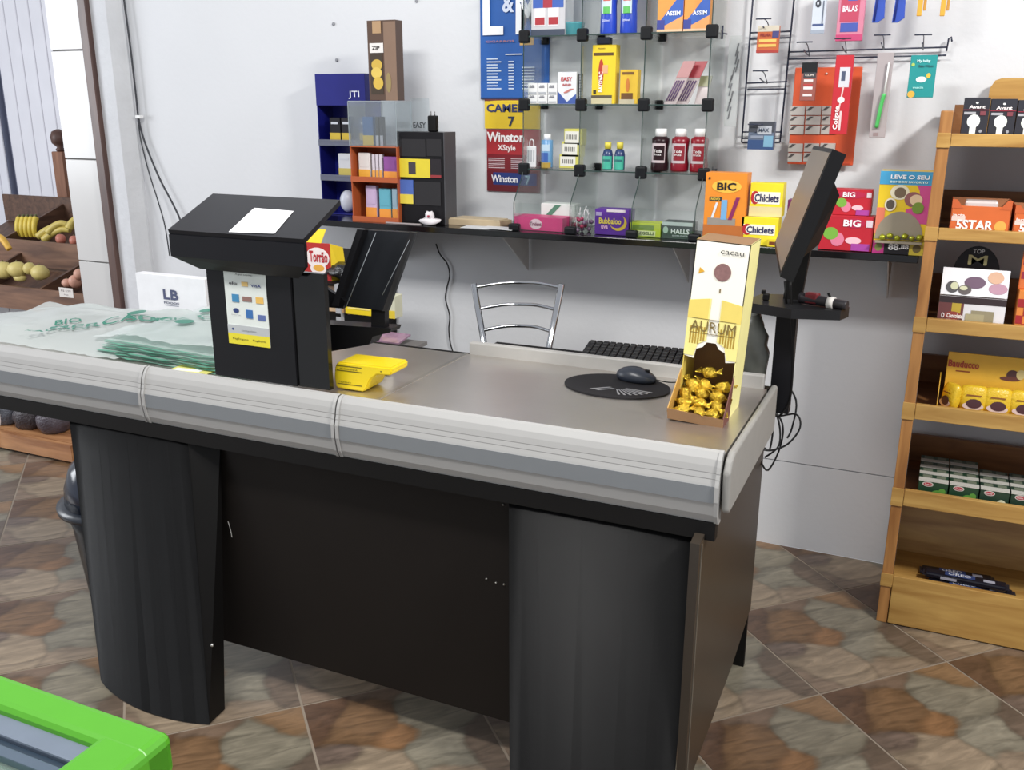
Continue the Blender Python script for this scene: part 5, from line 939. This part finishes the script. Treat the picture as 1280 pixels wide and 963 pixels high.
for k, nm in enumerate(('leftmost', 'second', 'third', 'fourth')):
    pack('bulb_box', 'black LED bulb box picturing a white bulb on the top shelf, %s from the left' % nm if k else 'black LED bulb box picturing a white bulb on the top shelf, leftmost', 'box', 1200 + k * 33.5, 1232.5 + k * 33.5, 122 + k * 1.5, 168 + k * 2, UG, .06, (40, 40, 50), [(.20, .28, .70, .60, (232, 238, 232), 'e'), (.33, .08, .57, .48, (226, 230, 226)), (.36, .0, .54, .08, (180, 176, 172)), (0, .70, 1, .715, (170, 40, 60)), (.05, .60, .5, .66, (170, 170, 176)), (.66, .58, .88, .68, (130, 60, 70)), (.70, .16, .82, .24, (150, 154, 164), 'e'), (.02, .02, .16, .07, (200, 196, 190)), (.45, .85, .56, .9, (220, 220, 220), 'e')], [('Avant', .52, .78, .08, .62, (236, 226, 226))], z=lips[0][0] + .019, group='black bulb boxes')
for k, nm in enumerate(('left', 'middle', 'right')):
    t, W_3, H_3 = pack('chocolate_bar_box', 'open orange chocolate bar box on the second wooden shelf, %s one' % nm, 'box', 1186 + k * 78, 1261 + k * 78, 258 + k * 7, 288 + k * 9, UG, .0025, (216, 100, 40), [(.75, .1, .95, .5, (226, 170, 70), 'e'), (.02, .45, .25, .62, (230, 200, 190))], [('5STAR', .42, .32, .36, .62, (250, 244, 238)), ('lacta', .14, .66, .12, .2, (240, 220, 210))], z=lips[1][0] + .019, group='orange chocolate bar boxes')
    for sx in (-1, 1): obj('side_flap', G().slab([(sx * W_3 / 2, 0, 0), (sx * W_3 / 2, .14, 0), (sx * W_3 / 2, .14, H_3 * 1.15), (sx * W_3 / 2, 0, H_3 * 1.2)], (-sx * .002, 0, 0)), mat((196, 86, 40), .5), t)
    for sx in (-1, 1): obj('corner_flap', G().slab([(sx * W_3 / 2, -.001, H_3 * .9), (sx * W_3 * .30, -.001, H_3 * .9), (sx * W_3 * .42, -.001, H_3 * 1.22), (sx * W_3 / 2, -.001, H_3 * 1.22)], (0, .002, 0)), mat((206, 92, 40), .5), t)
    obj('back_flap', G().box(-W_3 / 2, W_3 / 2, .138, .14, 0, H_3 * 1.15), mat((170, 110, 70), .5), t)
    obj('inner_wrapper', G().box(-W_3 * .28, W_3 * .28, .03, .09, H_3 * .3, H_3 * 1.15, bev=.006), mat((214, 200, 196), .3), t)
    obj('carton_floor', G().box(-W_3 / 2, W_3 / 2, .0025, .138, 0, .002), mat((150, 90, 50), .5), t)
zl3 = lips[2][0] + .019
t, W_4, H_4 = pack('chocolate_display', 'white and black chocolate display with fruit bonbons picture on the third shelf', 'display box', 1170, 1254, 372, 407, UG, .10, (222, 220, 224), [(0, .78, 1, 1, (54, 40, 44)), (.0, .0, .38, .78, (110, 60, 60)), (.2, .35, .34, .78, (190, 160, 50)), (.10, .22, .36, .5, (150, 60, 50), 'e'), (.5, .12, .84, .58, (150, 140, 110)), (.42, .2, .7, .46, (170, 160, 124))], [('O', .08, .35, .18, .05, (236, 230, 230)), ('Chocolate', .26, .36, .16, .24, (240, 230, 226)), ('TRUFAS', .24, .2, .07, .2, (240, 220, 210))], z=zl3)
g = G(); zz0, zz1 = H_4, P(1212, 336, Y=UG + .03).z - zl3
g.slab([(-W_4 / 2, .0, zz0 + .004), (W_4 / 2, .0, zz0 + .004), (W_4 / 2, .03, zz1), (-W_4 / 2, .03, zz1)], (0, .003, 0)); obj('slanted_header', g, mat((224, 222, 226), .4), t)
g = G()
def sl(u, v): return Vector(((u - .5) * W_4, .03 * v - .001, zz0 + .004 + (zz1 - zz0 - .004) * v))
def ell(u, v, ru, rv, mi, k=0): g.slab([sl(u + ru * math.cos(a), v + rv * math.sin(a)) + Vector((0, -.0006 * k, 0)) for a in [2 * PI * i / 16 for i in range(16)]], (0, -.0005, 0), mi)
ell(.5, .5, .16, .22, 0); ell(.17, .30, .10, .22, 1); ell(.36, .22, .10, .18, 2, 1); ell(.85, .32, .14, .20, 3); ell(.80, .72, .12, .22, 4, 1); ell(.20, .34, .06, .14, 5, 2); ell(.34, .28, .06, .08, 5, 3)
obj('printed_front', g, [mat((100, 72, 96)), mat((70, 66, 70)), mat((86, 76, 76)), mat((176, 130, 150)), mat((206, 160, 130)), mat((196, 196, 160))], t)
g = G(); g.slab([(W_4 * .36 * math.cos(a), .06, zz1 * .86 + .085 * math.sin(a)) for a in [PI * i / 16 for i in range(17)]], (0, .003, 0)); obj('round_header', g, mat((26, 22, 24), .4), t)
lettering(t, [('M', 0, zz1 * .86 + .045, .028, .05, (176, 166, 110), .01, .058), ('TOP', 0, zz1 * .86 + .070, .012, .03, (200, 200, 200), .01, .058)], name='header_lettering')
t, W_5, H_5 = pack('checkered_box', 'red and orange checkered carton at the right edge of the third shelf', 'box', 1267, 1330, 365, 412, UG, .10, (226, 130, 50), [((i * .14), (j * .2), (i * .14) + .14, (j * .2) + .2, (166, 34, 40)) for i in range(7) for j in range(5) if (i + j) % 2] , [], z=zl3)
obj('header', G().box(-W_5 / 2 - .004, W_5 / 2, .02, .024, H_5, H_5 + .11, bev=.004), mat((216, 110, 50), .4), t); g = G(); [g.rect(-W_5 / 2 + i * W_5 * .14, -W_5 / 2 + (i + 1) * W_5 * .14, H_5 + .01 + j * .02, H_5 + .03 + j * .02, .0195, 0) for i in range(7) for j in range(4) if (i + j) % 2]; obj('header_print', g, mat((150, 36, 60)), t)
# yellow display
zl4 = lips[3][0] + .019
t, W_6, H_6 = pack('snack_display', 'wide yellow open display carton on the fourth wooden shelf', 'display box', 1176, 1330, 446, 512, UG + .09, .003, (232, 180, 48), [(.50, .60, .60, .78, (84, 50, 50), 'e'), (.45, .58, .62, .66, (110, 60, 50), 'e'), (.58, .62, .65, .80, (214, 196, 130), 'e'), (.08, .66, .2, .68, (150, 70, 30))], [('Bauducco', .14, .80, .13, .26, (176, 60, 40))], z=zl4)
obj('tray_front', G().box(-W_6 / 2 - .015, W_6 / 2, -.088, -.085, 0, .014), mat((214, 130, 60), .5), t); obj('tray_side', G().slab([(-W_6 / 2 - .015, -.088, 0), (-W_6 / 2 - .015, .0, 0), (-W_6 / 2 - .015, .0, .105), (-W_6 / 2 - .015, -.05, .10), (-W_6 / 2 - .015, -.088, .03)], (.002, 0, 0)), mat((236, 180, 40), .5), t)
obj('tray_floor', G().box(-W_6 / 2 - .015, W_6 / 2, -.085, 0, 0, .002), mat((220, 150, 50)), t)
for k, (px, nm) in enumerate(((1185, 'leftmost, turned sideways'), (1215, 'second from left'), (1246, 'third from left'), (1279, 'fourth from left'), (1310, 'outermost right'))):
    p = P(px, 515, Y=UG + .02); w_ = .030 if k == 0 else .040
    t = thing('snack_packet', 'yellow snack packet with chocolate cake picture, in the yellow display, ' + nm, 'packet', (p.x, UG + .045, zl4 + .003), rz=(-.9 if k == 0 else 0), group='yellow snack packets', rx=-.12)
    g = G(); g.blob((0, 0, .042), (w_, .018, .042), 3)
    for v in g.bm.verts:
        v.co.x = max(-w_ * .9, min(w_ * .9, v.co.x * 1.25)); v.co.z = max(.0, min(.082, (v.co.z - .042) * 1.2 + .042))
    obj('wrapper', g, mat((238, 196, 36), .25, vary=.12, scale=60, bump=.25), t)
    g = G(); g.disc(.0, .022, w_ * .72, .011, -.0205, 1); g.disc(.002, .030, w_ * .52, .014, -.0215, 0); g.rect(-w_ * .5, w_ * .5, .052, .056, -.0195, 2); obj('printed_front', g, [mat((80, 44, 50)), mat((226, 200, 190)), mat((150, 90, 30))], t)
# tea boxes
zl5 = lips[4][0] + .019
for c in range(4):
    for r in range(4 if c < 2 else 3):
        x0p = 1146 + c * 38.7; nm = ('leftmost', 'second', 'third', 'fourth')[c]; rw = ('front', 'second', 'third', 'rearmost')[r]; cam_ = c >= 2
        a, b = P(x0p, 620 + c * 3.5, Y=UG + .01), P(x0p + 37.5, 620 + c * 3.5, Y=UG + .01); w3 = b.x - a.x
        t = thing('tea_box', 'dark green %s tea box on the fifth shelf, %s box of the %s column' % ('chamomile' if cam_ else 'herbal', rw, nm), 'box', ((a.x + b.x) / 2, UG + .012 + r * .058, zl5 + .001), group='green tea boxes'); hh = .062
        obj('carton', G().box(-w3 / 2, w3 / 2, 0, .054, 0, hh, bev=.001, seg=1), mat((32, 70, 46), .4) if not cam_ else mat((36, 64, 48), .4), t)
        g = G(); g.box(-w3 / 2, w3 / 2, .0, .022, hh, hh + .0006, 2); g.rect(-w3 / 2, w3 / 2, hh * .94, hh, -.0012, 2); g.disc(-w3 * .18, hh * .80, w3 * .19, hh * .13, -.0018, 2); g.disc(-w3 * .18, hh * .80, w3 * .15, hh * .09, -.0024, 0)
        if not cam_: g.disc(w3 * .18, hh * .32, w3 * .22, hh * .22, -.0014, 1); g.disc(w3 * .32, hh * .5, w3 * .12, hh * .16, -.0018, 1)
        else: g.disc(w3 * .26, hh * .28, w3 * .17, hh * .26, -.0014, 3); g.disc(w3 * .26, hh * .28, w3 * .06, hh * .1, -.0020, 4)
        g.rect(-w3 * .45, -w3 * .05, hh * .30, hh * .36, -.0014, 5)
        for dx in (-.22, .25): g.box(w3 * (dx - .16), w3 * (dx + .16), .026, .046, hh, hh + .0008, 5)
        obj('printed_front', g, [mat((190, 40, 60)), mat((96, 160, 60)), mat((206, 204, 196)), mat((226, 226, 190)), mat((196, 190, 70)), mat((120, 130, 110))], t)
        lettering(t, [('Oetker', -w3 * .18, hh * .80, hh * .09, w3 * .22, (240, 230, 230), .01, -.003)])
# wafers in the bottom tray
zb5 = .112
for k, (xa_, ya, xb_, yb, dzz, nm) in enumerate(((1156, 715, 1258, 735, .022, 'upper left one of the pile'), (1160, 728, 1266, 744, .0, 'lower front one of the pile'), (1152, 712, 1240, 726, .0, 'rear one of the pile'))):
    a = P(xa_, ya, Z=zb5 + dzz + .01); b = P(xb_, yb, Z=zb5 + dzz + .01); ln = (b - a).length
    t = thing('wafer_packet', 'long black and blue wafer packet in the bottom tray, ' + nm, 'packet', ((a.x + b.x) / 2, max((a.y + b.y) / 2, UY + .06 + .02 * (k == 2)), zb5 + dzz + .001), rz=math.atan2(b.y - a.y, b.x - a.x), group='black wafer packets')
    obj('wrapper', G().box(-ln / 2, ln / 2, -.020, .020, 0, .019, bev=.006), mat((28, 28, 40), .25, vary=.2), t)
    for sx in (-1, 1): obj('crimped_end', G().box(sx * ln / 2 - .006, sx * ln / 2 + .008, -.019, .019, .007, .011), mat((40, 40, 52), .3), t)
    g = G(); g.box(-ln * .25, ln * .12, -.013, .013, .019, .0196, 0); g.box(ln * .22, ln * .36, -.012, .004, .019, .0196, 1); g.box(-ln * .3, -ln * .1, -.0206, -.020, .004, .013, 1); obj('printed_front', g, [mat((50, 70, 130)), mat((180, 180, 196))], t)
    l_ = lettering(t, [('OREO', 0, 0, .018, ln * .28, (226, 230, 240), .02, 0)]); l_.rotation_euler = (-PI / 2, 0, 0); l_.location = (-ln * .07, 0, .0202)

# ------------------------------------------------------------------ goods rack under the shelf, behind the kiosk
UK = thing('low_goods_rack', 'dark low rack of snack boxes under the shelf seen behind the kiosk', 'rack', (0, 0, 0)); RY0, RY1 = 2.62, 3.0
rx0, rx1 = -2.25, P(499, 400, Y=3.0).x
zr1, zr2 = P(450, 425, Y=RY0).z - .02, P(450, 395, Y=RY0).z
for z in (zr1 - .25, zr2 - .012): obj('shelf_plate', G().box(rx0, rx1, RY0, RY1, z, z + .012), BLK2, UK)
for xx in (rx0, rx1 - .02):
    for yy in (RY0, RY1 - .02): obj('post', G().box(xx, xx + .02, yy, yy + .02, 0, zr2 + .10), mat((170, 172, 176), .35), UK)
obj('back_panel', G().box(rx0, rx1, RY1 - .02, RY1 - .01, .2, zr2 + .16), mat((38, 36, 36), .5), UK)
zz_ = zr2 + .001
t, W_7, H_7 = pack('nougat_box', 'red and yellow nougat box seen between the kiosk hood and tilted tray', 'box', 380, 416, 304, 374, RY0 + .06, .004, (190, 36, 34), [(.0, .0, .1, 1, (236, 200, 40)), (.16, .56, .96, .92, (240, 226, 224), 'e'), (.30, .44, .84, .66, (240, 226, 224), 'e'), (.40, .50, .78, .62, (236, 170, 60), 'e'), (.55, .08, .85, .36, (206, 140, 60), 'e'), (.1, .1, .3, .3, (220, 150, 70), 'e')], [('Torrão', .60, .76, .20, .62, (190, 30, 40))], z=None)
obj('side_flap', G().slab([(W_7 / 2, 0, 0), (W_7 / 2 + .03, .06, 0), (W_7 / 2 + .01, .06, H_7 * .9), (W_7 / 2, 0, H_7)], (0, .002, 0)), mat((240, 206, 30)), t); obj('top_flap', G().slab([(-W_7 / 2, .0, H_7), (W_7 * .2, 0, H_7), (W_7 * .1, .05, H_7 + .04), (-W_7 / 2, .05, H_7 + .04)], (0, .002, 0)), mat((240, 206, 30)), t)
pack('snack_carton', 'pale carton of nuts lying low in the rack left of the tilted tray', 'carton', 402, 436, 358, 392, RY0 + .04, .02, (196, 160, 130), [(.1, .2, .9, .7, (176, 120, 90)), (.3, .3, .6, .6, (220, 190, 160), 'e')], [], z=zz_ if False else None)
pack('cookie_packet', 'round-printed tan cookie packet lying at the rack front edge', 'packet', 404, 430, 383, 394, RY0 + .01, .03, (190, 150, 110), [(.1, .1, .9, .9, (214, 180, 140), 'e')], [], z=zz_)
pack('snack_carton', 'bright yellow flat carton at the rack front edge below the tilted tray', 'carton', 432, 466, 383, 397, RY0 + .005, .03, (240, 210, 20), [(.1, .6, .9, .8, (250, 230, 120))], [], z=zz_)
pack('snack_carton', 'yellow and white carton at the right end of the rack', 'carton', 474, 494, 370, 397, RY0 + .005, .05, (206, 206, 180), [(.0, .0, 1, .35, (226, 200, 50))], [], z=zz_)
o = obj('glossy_magazine', G().box(-.14, .14, -.04, .04, 0, .006), mat((150, 116, 140), .15, vary=.5, scale=30)); p = P(440, 404, Y=2.5); o.location = (-1.68, 2.56, zr2 - .05); o.rotation_euler = (.15, 0, 0)
tag(o, 'pinkish glossy magazine lying in front of the rack below the yellow carton', 'magazine')
ob = thing('magazine_ledge', 'narrow grey ledge in front of the dark goods rack holding the magazine', 'ledge', (0, 0, 0)); obj('plate', G().box(-1.85, -1.49, 2.50, 2.619, zr2 - .074, zr2 - .062), mat((120, 116, 114), .3), ob)
for xx in (-1.84, -1.50): obj('leg', G().box(xx - .008, xx + .008, 2.52, 2.54, 0, zr2 - .074), BLK2, ob)
# dark bag of parcels behind the kiosk arm
p = P(432, 312, Y=2.66); g = G(); g.blob((0, 0, 0), (.10, .05, .035), 3, .18, seed=9); o = obj('black_bag', g, mat((30, 30, 32), .25, vary=.4, bump=.5)); o.location = (p.x, 2.70, zz_ + .13); 
tag(o, 'crumpled black plastic bag above the red nougat box', 'bag')
obj('mid_plate', G().box(rx0 + .02, rx1 - .02, RY0 + .02, RY1 - .02, zz_ + .090, zz_ + .096), BLK2, UK)

# ------------------------------------------------------------------ wall cables
g = G(); g.tube([P(152, -30, Y=3.335), P(155, 0, Y=3.335), P(163, 60, Y=3.335), P(170, 120, Y=3.335), P(173, 147, Y=3.335), P(180, 175, Y=3.34), P(198, 220, Y=3.34), P(216, 255, Y=3.34), P(226, 277, Y=3.34), P(240, 320, Y=3.34)], .0042)
g.tube([P(172, 145, Y=3.335), P(176, 175, Y=3.335), P(186, 215, Y=3.335), P(197, 250, Y=3.335), P(206, 282, Y=3.335), P(212, 320, Y=3.335)], .0028)
t = obj('wall_cable', g, mat((40, 42, 50), .5)); tag(t, 'black cable running down the white wall corner and splitting in two', 'cable')
p = P(173, 146, Y=3.33); obj('cable_clip', G().box(p.x - .012, p.x + .016, 3.322, 3.345, p.z - .007, p.z + .007, bev=.002), mat((226, 226, 226)), t)
g = G(); g.tube([P(a, b, Y=3.352) for a, b in ((545, 305), (550, 318), (559, 330), (562, 345), (558, 362), (557, 375), (562, 395), (561, 412), (563, 430), (568, 445))], .0028); tag(obj('wall_cable', g, mat((36, 34, 36), .5)), 'thin black cable hanging on the wall below the black shelf', 'cable')

# ------------------------------------------------------------------ green freezer in the near corner
GR = mat((86, 178, 34), .32, vary=.04); FZ = .80
fx, fy = -.847, .783
fz_ = thing('chest_freezer', 'lime green framed glass-top chest freezer in the near left corner', 'freezer', (0, 0, 0))
FX0 = -1.75; FY0 = 0.02
obj('cabinet', G().box(FX0 + .03, fx - .03, FY0 + .03, fy - .03, .05, FZ - .06, bev=.01), mat((222, 226, 226), .35), fz_)
for a in ((FX0, fx, fy - .060, fy), (FX0, fx, FY0, FY0 + .06)): 
    g = G(); g.box(a[0], a[1], a[2], a[3], FZ - .065, FZ, bev=.014, seg=3); obj('frame_rail', g, GR, fz_)
g = G(); g.box(fx - .085, fx, FY0, fy, FZ - .066, FZ - .0005, bev=.014, seg=3); obj('frame_rail', g, GR, fz_)
g = G(); g.box(FX0, FX0 + .085, FY0, fy, FZ - .066, FZ - .0005, bev=.014, seg=3); obj('frame_rail', g, GR, fz_)
obj('slide_track', G().box(FX0 + .085, fx - .085, fy - .090, fy - .058, FZ - .03, FZ - .012, bev=.003), mat((128, 140, 158), .3, .3), fz_)
obj('slide_track', G().box(FX0 + .085, fx - .085, fy - .102, fy - .090, FZ - .04, FZ - .020), mat((44, 60, 76), .3), fz_)
obj('slide_track', G().box(FX0 + .085, fx - .085, fy - .118, fy - .102, FZ - .035, FZ - .014, bev=.002), mat((96, 112, 130), .3, .3), fz_)
obj('glass_lid', G().box(FX0 + .085, fx - .085, FY0 + .06, fy - .118, FZ - .030, FZ - .025), glass((.72, .86, .78), .15, .05, .25), fz_)
obj('inner_liner', G().box(FX0 + .085, fx - .085, FY0 + .06, fy - .10, FZ - .14, FZ - .13), mat((60, 110, 64), .4, vary=.4, scale=8), fz_)
obj('corner_bumper', G().box(fx - .07, fx + .018, fy - .09, fy + .003, FZ - .125, FZ - .075, bev=.015, seg=3), mat((206, 208, 214), .35), fz_)
for xx in (FX0 + .1, fx - .1):
    for yy in (FY0 + .1, fy - .1): obj('foot', G().lathe([(.02, 0), (.02, .05)], 12, c=(xx, yy, 0)), BLK2, fz_)
